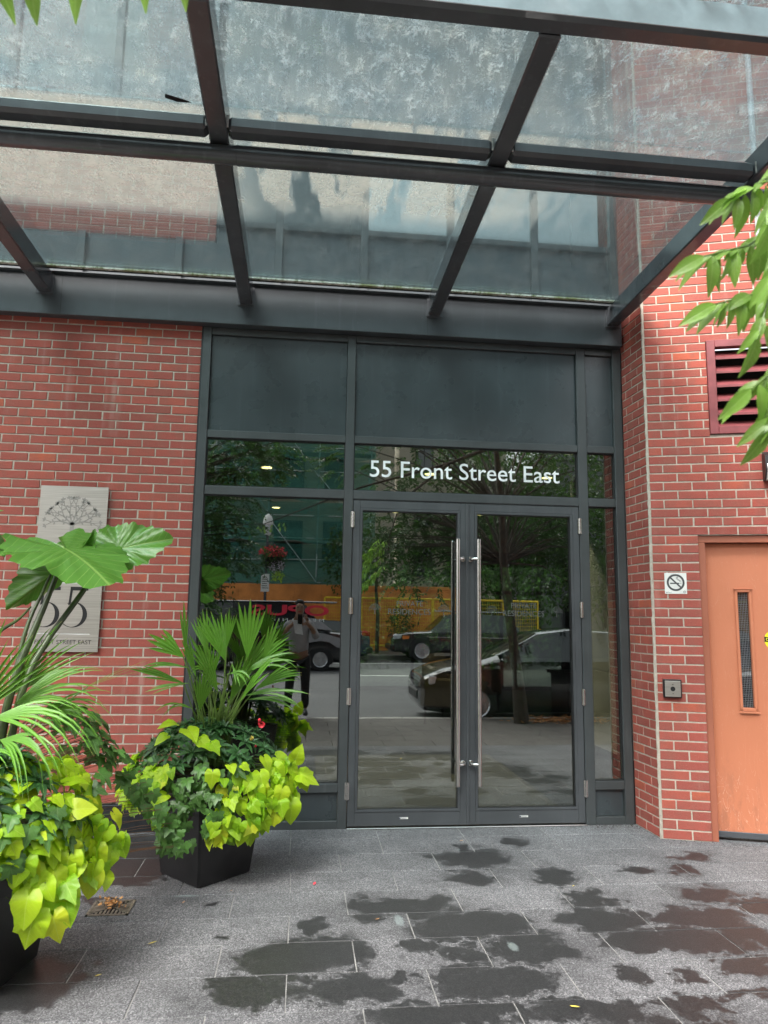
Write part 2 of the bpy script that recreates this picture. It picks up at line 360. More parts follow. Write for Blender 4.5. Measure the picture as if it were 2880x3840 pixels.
def dirty_glass():
    m = mat('dirty_glass'); t = NT(m); p = t.pos()
    tr = t.n('BsdfTransparent'); tr.inputs[0].default_value = (.70, .82, .84, 1)
    gl = t.n('BsdfGlossy'); gl.inputs['Roughness'].default_value = .03
    fr = t.n('LayerWeight'); fr.inputs[0].default_value = .3
    clean = t.n('MixShader'); t.l(t.math('MULTIPLY_ADD', fr.outputs['Fresnel'], .7, .05, clamp=True), clean.inputs[0]); t.l(tr.outputs[0], clean.inputs[1]); t.l(gl.outputs[0], clean.inputs[2])
    sep = t.n('SeparateXYZ'); t.l(p, sep.inputs[0]); Y_ = sep.outputs[1]; X_ = sep.outputs[0]
    # water runs to the wall side, drags dirt along y, collects against purlin and in pools near the low edge
    wq = t.n('TexNoise'); t.l(p, wq.inputs['Vector']); wq.inputs['Scale'].default_value = 5; wq.inputs['Detail'].default_value = 4
    wp = t.vm('ADD', p, t.vm('MULTIPLY', wq.outputs['Color'], (.12, .16, 0)))
    sk = t.scale(wp, 1, .45, 1)
    a = t.noise(sk, 16, 7, .78, .6)
    b = t.noise(t.scale(wp, 1, .35, 1), 3.2, 5, .6)
    speck = t.sstep(t.noise(p, 75, 4, .85), .56, .66)
    rim = t.sstep(t.math('ABSOLUTE', t.math('SUBTRACT', t.noise(wp, 11, 3, .6), .52)), .02, .004)
    lowpool = t.math('MULTIPLY', t.sstep(Y_, -.95, -1.25), t.sstep(t.noise(t.scale(wp, 1.6, .35, 1), 4.2, 4, .6), .40, .50))
    inner = t.sstep(Y_, -2.03, -1.97)
    lowpool = t.math('MULTIPLY', lowpool, t.sstep(X_, 2.9, 1.6))
    lowpool = t.math('MAXIMUM', t.math('MULTIPLY', lowpool, .75), t.math('MULTIPLY', t.math('MULTIPLY', t.sstep(Y_, -.9, -1.1), t.sstep(X_, .7, .1)), .68))
    lowpool = t.math('MULTIPLY', lowpool, inner)
    mott = t.math('MULTIPLY', t.sstep(a, .52, .66), t.math('MULTIPLY_ADD', t.sstep(b, .38, .62), .8, .2))
    fine = t.sstep(t.noise(t.scale(wp, 1, .6, 1), 26, 7, .85), .535, .60)
    outer = t.sstep(Y_, -1.3, -2.1)
    front = t.sstep(Y_, -2.35, -2.75)
    band = t.math('MULTIPLY', t.sstep(t.math('ADD', Y_, t.math('MULTIPLY', b, .5)), -2.3, -1.82), t.sstep(Y_, -1.5, -2.02))
    cell = t.sstep(t.math('ABSOLUTE', t.math('SUBTRACT', t.noise(wp, 13, 4, .6), .50)), .018, .004)
    k = t.math('MULTIPLY', mott, t.math('MULTIPLY_ADD', outer, .12, .03))
    k = t.math('ADD', k, t.math('MULTIPLY', t.math('MULTIPLY', fine, t.math('MULTIPLY_ADD', t.sstep(b, .3, .6), .75, .25)), t.math('MULTIPLY_ADD', outer, .66, .06)))
    k = t.math('ADD', k, t.math('MULTIPLY', speck, t.math('MULTIPLY_ADD', outer, .16, .02)))
    k = t.math('ADD', k, t.math('MULTIPLY', cell, t.math('MULTIPLY_ADD', front, .34, .05)))
    k = t.math('ADD', k, t.math('MULTIPLY', band, .10))
    k = t.math('ADD', t.math('MAXIMUM', k, t.math('MULTIPLY', lowpool, t.math('MULTIPLY_ADD', t.noise(wp, 14, 5, .7), .75, .08))), t.math('MULTIPLY_ADD', outer, .075, .02), clamp=True)
    dc = t.ramp(t.noise(p, 7, 4), [(.3, (.26, .30, .32)), (.6, (.42, .43, .42)), (.8, (.52, .51, .46))])
    dc = t.mix(lowpool, dc, (.56, .50, .42)); df = t.n('BsdfDiffuse'); t.l(dc, df.inputs[0]); tl = t.n('BsdfTranslucent'); t.l(dc, tl.inputs[0])
    dm = t.n('MixShader'); dm.inputs[0].default_value = .62; t.l(df.outputs[0], dm.inputs[1]); t.l(tl.outputs[0], dm.inputs[2])
    mx = t.n('MixShader'); t.l(k, mx.inputs[0]); t.l(clean.outputs[0], mx.inputs[1]); t.l(dm.outputs[0], mx.inputs[2]); t.l(mx.outputs[0], t.out.inputs[0])
    M['dirty_glass'] = m
dirty_glass()
def brushed():
    m = mat('brushed_steel'); t = NT(m); p = t.pos()
    s = t.noise(t.scale(p, 2, 2, 260), 1, 3, .6)
    c = t.mix(t.sstep(s, .3, .7), (.38, .355, .315), (.52, .49, .445))
    t.pbr(c, t.math('MULTIPLY_ADD', s, .15, .34), .9, t.bump(s, .04, .001), .5); M['brushed_steel'] = m
brushed()
simple('etched_steel', (.30, .28, .255), .5, .3, .05, bump=.2)
simple('satin_steel', (.62, .60, .57), .24, 1, .05, bump=.02)
simple('white_vinyl', (.82, .83, .82), .5, bump=0)
simple('etched_film', (.085, .09, .085), .8, bump=0)
simple('black_paint', (.010, .010, .011), .4, bump=0)
simple('ink', (.05, .05, .05), .6, bump=0)
simple('sign_white', (.72, .71, .67), .5, var=.08, nscale=20)
simple('yellow_vinyl', (.85, .78, .02), .45, var=.04, bump=0)
simple('orange_door', (.52, .185, .095), .42, var=.07, nscale=1.3, bump=.05, bscale=140)
def door_paint():
    m = mat('orange_door'); t = NT(m); p = t.pos(); sep = t.n('SeparateXYZ'); t.l(p, sep.inputs[0])
    c = t.mix(t.sstep(t.noise(p, 1.4, 5), .3, .7), (.52, .180, .092), (.57, .200, .106))
    low = t.sstep(sep.outputs[2], .75, .05)
    g = t.math('MULTIPLY', t.math('MULTIPLY_ADD', low, .38, .03), t.sstep(t.noise(t.scale(p, 3, 3, 1.2), 3, 7, .75), .46, .68))
    c = t.mix(g, c, (.16, .075, .05))
    sc = t.math('MULTIPLY', t.sstep(t.math('ABSOLUTE', t.math('SUBTRACT', t.noise(t.scale(p, 5, 5, 1), 3, 3, .5, 1.5), .5)), .006, .001), t.math('MULTIPLY_ADD', low, .5, .15))
    c = t.mix(sc, c, (.70, .42, .30))
    t.pbr(c, t.math('MULTIPLY_ADD', t.noise(p, 6, 4), .2, .36), 0, t.bump(t.math('ADD', t.noise(p, 150, 2), t.math('MULTIPLY', t.noise(p, 2.2, 2), 4)), .08, .004), .5); M['orange_door'] = m
door_paint()
simple('orange_frame', (.36, .12, .07), .45, var=.10, nscale=2)
simple('louvre_paint', (.20, .050, .054), .45, var=.18, nscale=8, bump=.15)
simple('black_plastic', (.013, .013, .014), .32, var=.2, nscale=15)
simple('pot_black', (.010, .010, .0105), .34, var=.25, nscale=10, bump=.12)
simple('soil', (.02, .014, .01), .95, var=.4, nscale=60, bump=.8, bscale=90, bdist=.02)
simple('base_black', (.009, .010, .012), .45, var=.4, nscale=25, bump=.3)
simple('lamp_glass', (.75, .75, .72), .2, bump=0)
simple('grate_iron', (.22, .19, .15), .6, .3, var=.3, nscale=40)
simple('ply_orange', (.72, .26, .06), .6, var=.25, nscale=1.6)
simple('fence_yellow', (.88, .60, .03), .45)
simple('scaffold_tube', (.45, .50, .48), .4, .5)
simple('bark', (.055, .042, .032), .9, var=.4, nscale=18, bump=.9, bscale=30, bdist=.02)
simple('stem_green', (.10, .17, .03), .45, var=.3, nscale=12)
simple('stem_ear', (.035, .055, .015), .4, var=.5, nscale=9)
simple('stem_brown', (.12, .06, .03), .6)
simple('flower_red', (.75, .05, .07), .5, var=.2, nscale=50)
simple('flower_white', (.7, .62, .7), .5)
simple('dry_leaf', (.50, .25, .09), .7, var=.4, nscale=40)
simple('yellow_leaf', (.62, .50, .10), .6, var=.25, nscale=40)
simple('tyre', (.012, .012, .012), .75)
simple('rim_silver', (.50, .51, .53), .25, .8)
simple('car_black', (.008, .008, .010), .18, 0, .1, bump=0, coat=1)
simple('car_charcoal', (.020, .020, .023), .2, 0, .1, bump=0, coat=1)
simple('car_blue', (.010, .022, .07), .2, 0, .1, bump=0, coat=1)
simple('car_silver', (.36, .35, .37), .3, .3, .05, bump=0, coat=.6)
simple('car_red', (.42, .01, .02), .25, 0, .1, bump=0, coat=1)
simple('trim_black', (.012, .012, .012), .5)
simple('lamp_clear', (.65, .67, .70), .12, .3, bump=0)
simple('lamp_red', (.45, .01, .01), .2, bump=0)
simple('lamp_amber', (.75, .20, .03), .25, bump=0)
simple('vinyl_red', (.62, .02, .05), .4, bump=0)
simple('shirt_grey', (.34, .34, .35), .85, var=.1, bump=.3)
simple('trouser_black', (.015, .015, .017), .85)
simple('shoe_dark', (.03, .03, .035), .6)
simple('skin', (.30, .17, .11), .5, var=.06)
simple('hair', (.012, .009, .007), .55)
simple('paper', (.7, .72, .75), .6, bump=0)
simple('mat_ribs', (.10, .092, .07), .85, nscale=10)
simple('wood_deck', (.30, .29, .25), .7, nscale=5)
simple('chair_tan', (.26, .20, .12), .8, nscale=12)
simple('table_dark', (.03, .028, .026), .35)
simple('ceiling_olive', (.22, .20, .12), .8)
simple('panel_white', (.72, .69, .64), .6, var=.04)
simple('conduit', (.5, .52, .55), .4)
simple('silicone', (.40, .39, .37), .6, nscale=60, var=.4)
def moss():
    m = mat('mossy_edge'); t = NT(m); p = t.pos()
    f = t.noise(t.scale(p, 1, 1, 1), 40, 5, .7)
    c = t.ramp(f, [(.35, (.10, .12, .03)), (.5, (.50, .50, .42)), (.65, (.72, .70, .64))])
    c = t.mix(t.math('MULTIPLY', t.sstep(t.noise(p, 3, 3), .5, .65), .7), c, (.16, .17, .03))
    t.pbr(c, .85); M['mossy_edge'] = m
moss()
m = mat('downlight'); t = NT(m); e = t.n('Emission'); e.inputs[0].default_value = (1, .74, .30, 1); e.inputs[1].default_value = 6; t.l(e.outputs[0], t.out.inputs[0]); M['downlight'] = m
def leafmat(name, col, vein, rough=.42, freq=7, slope=.8, trans=.4, vw=.05, tip=None, jit=.25, lines=False, back=None, tri=None):
    m = mat(name); t = NT(m); uv = t.uv(); sep = t.n('SeparateXYZ'); t.l(uv, sep.inputs[0]); X_, Y_ = sep.outputs[0], sep.outputs[1]
    ay = t.math('ABSOLUTE', Y_)
    if lines:
        v = t.math('FRACT', t.math('MULTIPLY', Y_, freq)); vf = t.sstep(t.math('ABSOLUTE', t.math('SUBTRACT', v, .5)), .22, .02)
    else:
        mid = t.sstep(ay, .02, .006)
        s_ = t.math('FRACT', t.math('MULTIPLY', t.math('SUBTRACT', X_, t.math('MULTIPLY', ay, slope)), freq))
        side = t.sstep(t.math('ABSOLUTE', t.math('SUBTRACT', s_, .5)), vw, vw * .3)
        vf = t.math('MAXIMUM', mid, t.math('MULTIPLY', side, .75))
    rnd = t.n('ObjectInfo').outputs['Random'] if jit >= 0 else t.n('NewGeometry').outputs['Random Per Island']
    p = t.pos()
    lo = tuple(c * (1 - abs(jit)) for c in col); hi = tuple(min(1, c * (1 + abs(jit))) for c in col)
    c = t.mix(rnd, lo, hi) if not tri else t.ramp(rnd, tri)
    c = t.mix(t.math('MULTIPLY', t.sstep(t.noise(p, 25, 4), .4, .7), .25), c, tuple(x * .6 for x in col))
    c = t.mix(t.math('MULTIPLY', vf, .6), c, vein)
    if tip: c = t.mix(t.math('MULTIPLY', t.sstep(X_, .93, 1.0), .8), c, tip)
    bumpn = t.bump(t.math('MULTIPLY', vf, -1), .25, .004)
    pb = t.pbr(c, rough, 0, bumpn, .45, link=False)
    tl = t.n('BsdfTranslucent'); t.l(t.mix(.5, c, tuple(min(1, x * 1.6) for x in col)), tl.inputs[0])
    mx = t.n('MixShader'); mx.inputs[0].default_value = trans; t.l(pb, mx.inputs[1]); t.l(tl.outputs[0], mx.inputs[2]); t.l(mx.outputs[0], t.out.inputs[0]); M[name] = m
leafmat('leaf_lime', (.38, .58, .014), (.56, .70, .12), .42, 6, .9, .45, jit=.3, tri=[(0, (.13, .32, .015)), (.16, (.24, .46, .012)), (.5, (.37, .57, .014)), (.85, (.46, .64, .02)), (1, (.62, .62, .03))])
leafmat('leaf_ivy', (.075, .18, .035), (.17, .26, .10), .38, 5, 1.2, .25, jit=.45)
leafmat('leaf_imp', (.030, .095, .025), (.10, .19, .06), .38, 9, .9, .2, jit=.4)
leafmat('leaf_ear', (.085, .22, .03), (.26, .40, .10), .30, 8, .75, .35, vw=.06)
leafmat('leaf_palm', (.10, .26, .018), (.19, .38, .06), .36, 3, 0, .35, tip=(.40, .30, .12), lines=True, jit=.3)
leafmat('leaf_tree', (.035, .085, .018), (.07, .12, .04), .4, 9, .8, .4, jit=-.4)
leafmat('leaf_garden', (.07, .15, .025), (.12, .2, .05), .45, 6, .8, .3, jit=-.5)
leafmat('leaf_near', (.20, .36, .06), (.32, .46, .14), .30, 9, .8, .5, jit=.4)
leafmat('leaf_far', (.05, .11, .02), (.10, .17, .04), .5, 5, .8, .3, jit=-.5)
m = mat('green_net'); t = NT(m); p = t.pos()
tr = t.n('BsdfTransparent'); tr.inputs[0].default_value = (.75, .9, .85, 1)
df = t.n('BsdfDiffuse'); df.inputs[0].default_value = (.09, .30, .24, 1); mx = t.n('MixShader')
t.l(t.math('MULTIPLY_ADD', t.noise(t.scale(p, .3, 1, 1.2), 1.3, 4), .7, .10, clamp=True), mx.inputs[0]); t.l(tr.outputs[0], mx.inputs[1]); t.l(df.outputs[0], mx.inputs[2]); t.l(mx.outputs[0], t.out.inputs[0]); M['green_net'] = m
# ------------------------------------------------------------------ bricks
CH = .0666667
_bm = {}
def brick_mesh(L, var, material='brick'):
    key = (round(L, 3), var, material)
    if key in _bm: return _bm[key]
    rnd = random.Random(hash((int(L * 1000), var)) & 0xffff)
    H = .057; D = .03; b = .0025; n = 4 if L > .12 else 2
    xs = [-L / 2 + L * i / n for i in range(n + 1)]
    mb = MB(); top = []; bot = []
    ring_f = []
    for i, x in enumerate(xs): ring_f.append((x, H / 2))
    out = [(x, -H / 2) for x in xs] + [(x, H / 2) for x in reversed(xs)]
    jj = [(rnd.uniform(-.0013, .0013), rnd.uniform(-.0012, .0012)) for _ in out]
    N = len(out)
    face = [(x * (1 - b / (L / 2)) + j[0], 0 - rnd.uniform(0, .0006), z * (1 - b / (H / 2)) + j[1]) for (x, z), j in zip(out, jj)]
    edge = [(x + j[0], b, z + j[1]) for (x, z), j in zip(out, jj)]
    back = [(x, D, z) for x, z in out]
    mb.add(face + edge + back, [tuple(range(N))] + [(i, i + N, (i + 1) % N + N, (i + 1) % N) for i in range(N)] + [(i + N, i + 2 * N, (i + 1) % N + 2 * N, (i + 1) % N + N) for i in range(N)])
    me = mb.mesh('brick', M[material]); _bm[key] = me; return me
def project(p):
    d = Vector(p) - CAM; z = d.dot(fwd)
    if z < .05: return None
    return 1440 + 2728.9 * d.dot(right) / z, 1920 - 2728.9 * d.dot(up) / z, z
def rows(z0, nrow, lo, hi, joint, openings=(), k0=0):
    """bricks (a, b, zc) of each course between lo and hi; joint(k) gives the phase of head joints; openings (a,b,z0,z1)"""
    out = []
    for k in range(nrow):
        zc = z0 + (k + .5) * CH
        spans = [(lo, hi)]
        for (a, b, za, zb) in openings:
            if za < zc < zb:
                ns = []
                for (s, e) in spans:
                    if b <= s or a >= e: ns.append((s, e)); continue
                    if a > s: ns.append((s, a))
                    if b < e: ns.append((b, e))
                spans = ns
        ph = joint(k + k0)
        for (s, e) in spans:
            j = math.ceil((s - ph) / .2 - 1e-6); cuts = [s]
            while ph + .2 * j < e:
                c = ph + .2 * j
                if c > s + .04 and c < e - .04: cuts.append(c)
                j += 1
            cuts.append(e)
            for i in range(len(cuts) - 1):
                a = cuts[i] + (.005 if i else 0); b = cuts[i + 1] - (.005 if i < len(cuts) - 2 else 0)
                out.append((a, b, zc))
    return out
def lay(parent, items, limit=296, clear=lambda px, py: True):
    """items: (centre, yaw, length).  The largest in the picture become objects, the rest one stuff mesh."""
    sc = []
    for it in items:
        c, yaw, L = it; q = project(c)
        vis = q is not None and -40 < q[0] < 2920 and 150 < q[1] < 3880 and clear(q[0], q[1])
        sc.append((-(L / q[2] ** 2) if vis else 1, it))
    sc.sort(key=lambda t: t[0])
    single = [it for s, it in sc[:limit] if s < 0]; rest = [it for s, it in sc[:limit] if s >= 0] + [it for s, it in sc[limit:]]
    for i, (c, yaw, L) in enumerate(single):
        me = brick_mesh(L, random.randrange(3))
        j = random.uniform(-.0012, .0012)
        o = link('brick', me, parent, (c[0] + math.sin(yaw) * -j, c[1] + math.cos(yaw) * j, c[2] + random.uniform(-.0008, .0008)))
        o.rotation_euler = (random.uniform(-.004, .004), random.uniform(-.004, .004), yaw)
    if rest:
        mb = MB()
        for (c, yaw, L) in rest:
            me = brick_mesh(L, random.randrange(3)); j = random.uniform(-.001, .001)
            T = Matrix.Translation((c[0], c[1] + j, c[2])) @ Matrix.Rotation(yaw, 4, 'Z')
            mb.add([T @ v.co for v in me.vertices], [tuple(p.vertices) for p in me.polygons])
        o = part('brick_courses', mb, M['brick_far'], parent, fix=False); o['kind'] = 'stuff'
    return len(single)
# left wall (its face is the plane y = 0, its right edge x = 0)
LW = thing('brick_wall', 'flat red brick wall left of the glazed entrance, behind the steel plaque', 'brick wall', (-.8, 0, 0))
ZB = .1947
items = []
for (a, b, zc) in rows(ZB, 53, -3.2, 0, lambda k: -.095 if k % 2 else -.195): items.append((((a + b) / 2, 0, zc), 0, b - a))
print('left singles', lay(LW, items))
mb = MB(); mb.box(-3.2, -.001, .0035, .22, ZB, 3.70); part('mortar', mb, M['mortar'], LW)
mb = MB(); mb.bbox(-3.2, -.001, -.004, .2, 0, .186, .004); part('base_plinth', mb, M['base_black'], LW)
# upper left brickwork, seen through the canopy
UW = thing('upper_brick_wall', 'red brickwork above the canopy on the left, blurred by dirty glass', 'brick wall', (-1.5, .05, 4.42))
items = [(((a + b) / 2, .05, zc), 0, b - a) for (a, b, zc) in rows(4.43, 12, -3.2, .06, lambda k: .1 if k % 2 else 0)]
for it in [0]:
    mbs = MB()
    for (c, yaw, L) in items:
        me = brick_mesh(L, random.randrange(3)); mbs.add([Vector(c) + v.co for v in me.vertices], [tuple(p.vertices) for p in me.polygons])
    o = part('brick_courses', mbs, M['brick_far'], UW, fix=False); o['kind'] = 'stuff'
mb = MB(); mb.box(-3.2, .06, .0535, .3, 4.43, 5.228); part('mortar', mb, M['mortar'], UW)
# right wall: short return, then a face that turns toward the street by 18 degrees
RC = Vector((3.376, -.361, 0)); rd = Vector((.951, -.309, 0)).normalized(); rn = Vector((-.309, -.951, 0)).normalized(); ryaw = math.atan2(rd.y, rd.x)
RW = thing('brick_wall', 'red brick wall right of the entrance that turns a corner toward the orange door', 'brick wall', (3.6, -.4, 0))
DO = (.334, 1.30, 0, 2.133); VO = (.45, 1.25, 2.885, 3.617)
items = []
def rp(s, z, off=0): p = RC + rd * s - rn * off; return (p.x, p.y, z)
for (a, b, zc) in rows(0, 118, .014, 2.4, lambda k: 0.014 + (.19 if k % 2 == 0 else .09) + .005, (DO, VO)):
    items.append((rp((a + b) / 2, zc), ryaw, b - a))
# in the narrow pier the odd courses carry three short bricks as laid on site
f0 = Vector((3.362, .0, 0)); f1 = Vector((3.374, -.352, 0)); rdir = (f1 - f0).normalized(); rlen = (f1 - f0).length; ryaw2 = math.atan2(rdir.y, rdir.x)
for k in range(118):
    zc = (k + .5) * CH
    cuts = [0, .16, rlen] if k % 2 == 0 else [0, .06, .255, rlen]
    for i in range(len(cuts) - 1):
        a = cuts[i] + (.005 if i else 0); b = cuts[i + 1] - (.005 if i < len(cuts) - 2 else 0)
        p = f0 + rdir * (a + b) / 2; items.append(((p.x, p.y, zc), ryaw2, b - a))
print('right singles', lay(RW, items, clear=lambda x, y: y > 1000 or x > 2400))
mb = MB()
def slab(s0, s1, z0, z1, o0=.0035, o1=.2, mb_=None):
    q = [RC + rd * s0 - rn * o0, RC + rd * s1 - rn * o0, RC + rd * s1 - rn * o1, RC + rd * s0 - rn * o1]
    vs = [(v.x, v.y, z0) for v in q] + [(v.x, v.y, z1) for v in q]
    (mb_ or mb).add(vs, [(0, 3, 2, 1), (4, 5, 6, 7), (0, 1, 5, 4), (1, 2, 6, 5), (2, 3, 7, 6), (3, 0, 4, 7)])
slab(.006, DO[0] - .001, 0, DO[3]); slab(DO[1] + .001, 2.4, 0, DO[3]); slab(.006, 2.4, DO[3] + .001, VO[2] - .001); slab(.006, VO[0] - .001, VO[2], VO[3]); slab(VO[1] + .001, 2.4, VO[2], VO[3]); slab(.006, 2.4, VO[3] + .001, 7.86)
n2 = Vector((-rdir.y, rdir.x, 0)) ; n2 = n2 if n2.x > 0 else -n2
q = [f0 + n2 * .0035, f1 + n2 * .0035, f1 + n2 * .06 + Vector((0, .03, 0)), f0 + n2 * .12]
vs = [(v.x, v.y, 0) for v in q] + [(v.x, v.y, 7.86) for v in q]
mb.add(vs, [(0, 3, 2, 1), (4, 5, 6, 7), (0, 1, 5, 4), (1, 2, 6, 5), (2, 3, 7, 6), (3, 0, 4, 7)])
part('mortar', mb, M['mortar'], RW)
mb = MB(); zz = [i * .033 for i in range(239)]
mb.tube([(3.3765 + random.uniform(-.0018, .0018), -.3575 + random.uniform(-.0018, .0018), z) for z in zz], [.0075 + random.uniform(-.002, .003) for z in zz], 7)
part('corner_joint', mb, M['mortar'], RW, smooth=80)

# ------------------------------------------------------------------ entrance frame
EF = thing('glazed_entrance', 'charcoal metal entrance frame with double glass doors under the canopy', 'entrance', (1.7, 0, 0))
def bar(name, x0, x1, z0, z1, y0=0, y1=.12, m='frame', b=.003):
    mb = MB(); mb.bbox(x0, x1, y0, y1, z0, z1, b); return part(name, mb, M[m], EF)
bar('jamb', .012, .075, 0, 3.70, -.006); bar('jamb', 3.283, 3.352, 0, 3.70, -.006)
bar('mullion', 1.125, 1.190, 0, 3.70, -.004); bar('mullion', 2.978, 3.053, 0, 3.70, -.004)
for (x0, x1) in ((.0755, 1.1245), (1.1905, 2.9775), (3.0535, 3.2825)):
    bar('head_rail', x0, x1, 3.645, 3.70); bar('rail', x0, x1, 2.831, 2.889); bar('transom_bar', x0, x1, 2.395, 2.461)
for (x0, x1) in ((.0755, 1.1245), (3.0535, 3.2825)):
    bar('sill_rail', x0, x1, .249, .312); bar('bottom_rail', x0, x1, 0, .056)
    mb = MB(); mb.box(x0 + .002, x1 - .002, .03, .05, .058, .247); part('lower_panel', mb, M['panel'], EF)
    mb = MB(); mb.box(x0 + .002, x1 - .002, .032, .044, .313, 2.394); o = part('glass_pane', mb, M['door_glass'], EF)
for (x0, x1) in ((.0755, 1.1245), (1.1905, 2.9775), (3.0535, 3.2825)):
    mb = MB(); mb.box(x0 + .002, x1 - .002, .024, .044, 2.891, 3.643); part('upper_panel', mb, M['panel'], EF)
    mb = MB(); mb.box(x0 + .002, x1 - .002, .032, .044, 2.4615, 2.8305); part('glass_pane', mb, M['door_glass'], EF)
    mb = MB()
    for (za, zb) in ((2.461, 2.831),) + (((.312, 2.395),) if x1 - x0 < 1.5 else ()):
        mb.box(x0, x0 + .006, .012, .031, za, zb); mb.box(x1 - .006, x1, .012, .031, za, zb); mb.box(x0 + .006, x1 - .006, .012, .031, zb - .006, zb); mb.box(x0 + .006, x1 - .006, .012, .031, za, za + .006)
    part('glazing_gasket', mb, M['gasket'], EF)
bar('door_header', 1.1905, 2.9775, 2.388, 2.3945, .004, .10)
mb = MB(); mb.bbox(1.1905, 2.9775, -.03, .12, 0, .010, .003); part('threshold', mb, M['satin_steel'], EF)
mb = MB(); mb.box(.0, .012, -.003, .1, 0, 3.70); part('sealant_joint', mb, M['gasket'], EF)
mb = MB(); mb.box(3.352, 3.3605, .002, .1, 0, 3.70); part('sealant_joint', mb, M['gasket'], EF)
# doors
def door(x0, x1, gx0, gx1, hinge_x, hx, hdir):
    Z0, Z1, G0, G1 = .014, 2.386, .129, 2.309
    mb = MB(); y0, y1 = .004, .056
    mb.bbox(x0, gx0 - .018, y0, y1, Z0, Z1, .0025); mb.bbox(gx1 + .018, x1, y0, y1, Z0, Z1, .0025)
    mb.bbox(gx0 - .018, gx1 + .018, y0, y1, G1 + .018, Z1, .0025); mb.bbox(gx0 - .018, gx1 + .018, y0, y1, Z0, G0 - .018, .0025)
    d = part('door', mb, M['frame_door'], EF)
    d['label'] = 'left leaf of the glazed double door' if hdir < 0 else 'right leaf of the glazed double door'
    mb = MB()
    mb.bbox(gx0 - .0172, gx0, .0, .03, G0 - .017, G1 + .017, .0015); mb.bbox(gx1, gx1 + .0172, .0, .03, G0 - .017, G1 + .017, .0015)
    mb.bbox(gx0, gx1, .0, .03, G1, G1 + .017, .0015); mb.bbox(gx0, gx1, .0, .03, G0 - .017, G0, .0015)
    part('glazing_bead', mb, M['frame_door'], d)
    mb = MB(); mb.box(gx0 - .004, gx1 + .004, .031, .041, G0 - .004, G1 + .004); part('glass_pane', mb, M['door_glass'], d)
    mb = MB()
    for (a, b_) in ((gx0, gx0 + .004), (gx1 - .004, gx1)): mb.box(a, b_, .006, .0305, G0, G1)
    mb.box(gx0 + .004, gx1 - .004, .006, .0305, G1 - .005, G1); mb.box(gx0 + .004, gx1 - .004, .006, .0305, G0, G0 + .004); part('glazing_gasket', mb, M['gasket'], d)
    # pull handle: long tube on two cranked posts fixed to the meeting stile
    mb = MB(); mb.tube([(hx, -.062, .293), (hx, -.062, .296), (hx, -.062, 2.102), (hx, -.062, 2.105)], [.012, .0155, .0155, .012], 20)
    mx = hx + hdir * -.052
    for z in (.448, 1.954):
        pts = [(mx, .003, z), (mx, -.030, z), (mx + hdir * .006, -.045, z), (mx + hdir * .020, -.058, z), (mx + hdir * .040, -.063, z)]
        mb.tube(pts, [.0125, .0125, .0125, .0125, .0125], 12)
        mb.lathe([(.0001, 0), (.021, 0), (.021, .004), (.019, .006), (.0001, .006)], seg=20, M4=Matrix.Translation((mx, .004, z)) @ Matrix.Rotation(R(90), 4, 'X'))
    part('pull_handle', mb, M['satin_steel'], d, smooth=35)
    mb = MB(); mb.tube([(hx, .125, .35), (hx, .125, 2.05)], .015, 12)
    for z in (.448, 1.954): mb.tube([(hx, .043, z), (hx, .12, z)], .01, 8)
    part('inner_pull', mb, M['black_plastic'], d, smooth=40)
    for zc in (2.236, 1.585, .926, .26):
        mb = MB()
        for i in range(5): mb.tube([(hinge_x, -.009, zc - .06 + i * .0243), (hinge_x, -.009, zc - .06 + i * .0243 + .0228)], .0085, 10)
        mb.box(hinge_x - .016, hinge_x + .016, -.005, -.001, zc - .06, zc + .0605)
        part('hinge', mb, M['satin_steel'], d, smooth=40)
    cxs = (gx0 + gx1) / 2 - .06
    mb = MB(); mb.box(cxs, cxs + .064, .0015, .0035, .062, .074); part('maker_sticker', mb, M['sign_white'], d)
    return d
D1 = door(1.194, 2.0765, 1.2657, 2.0039, 1.190, 1.9935, -1)
D2 = door(2.0835, 2.9745, 2.1556, 2.9024, 2.9785, 2.154, 1)
mb = MB(); mb.bbox(2.070, 2.090, -.006, .012, .016, 2.384, .002); part('meeting_astragal', mb, M['frame_door'], EF)
for d, x in ((D1, 1.57), (D2, 2.465)):
    mb = MB(); mb.box(x + .004, x + .014, .0005, .0015, .064, .072); put_text(mb, 'Authentic', lambda u, v: (x + .017 + u, .0008, .065 + v), width=.043); part('sticker_print', mb, M['car_blue'], d, fix=False)
# transom lettering
def words(txt, x, z, width, y, parent, m, bold=0, label=None, sp=.33, nm='lettering'):
    _, _, wf, hf = text_mesh(txt, width=width)
    vs, fs, _, _ = text_mesh(txt, width=width, bold=bold)
    # split the line into words by the wide gaps
    n = len(vs); comp = list(range(n))
    def find(i):
        while comp[i] != i: comp[i] = comp[comp[i]]; i = comp[i]
        return i
    for f in fs:
        for k in f[1:]: comp[find(k)] = find(f[0])
    gl = {}
    for i, (u, v) in enumerate(vs): g = gl.setdefault(find(i), [u, u]); g[0] = min(g[0], u); g[1] = max(g[1], u)
    iv = sorted(gl.values()); groups = [list(iv[0])]
    for a_, b_ in iv[1:]:
        if a_ - groups[-1][1] > hf * sp: groups.append([a_, b_])
        else: groups[-1][1] = max(groups[-1][1], b_)
    for (a_, b_) in groups:
        ids = {}; V_ = []; F_ = []
        for f in fs:
            if a_ - 1e-5 <= vs[f[0]][0] <= b_ + 1e-5:
                for k in f:
                    if k not in ids: ids[k] = len(V_); V_.append((x + vs[k][0], y, z + vs[k][1]))
                F_.append(tuple(ids[k] for k in f))
        mb = MB(); mb.add(V_, F_); o = part(nm, mb, M[m], parent, fix=False)
words('55 Front Street East', 1.318, 2.577, 1.515, .0300, EF, 'white_vinyl', bold=.004, sp=.22)
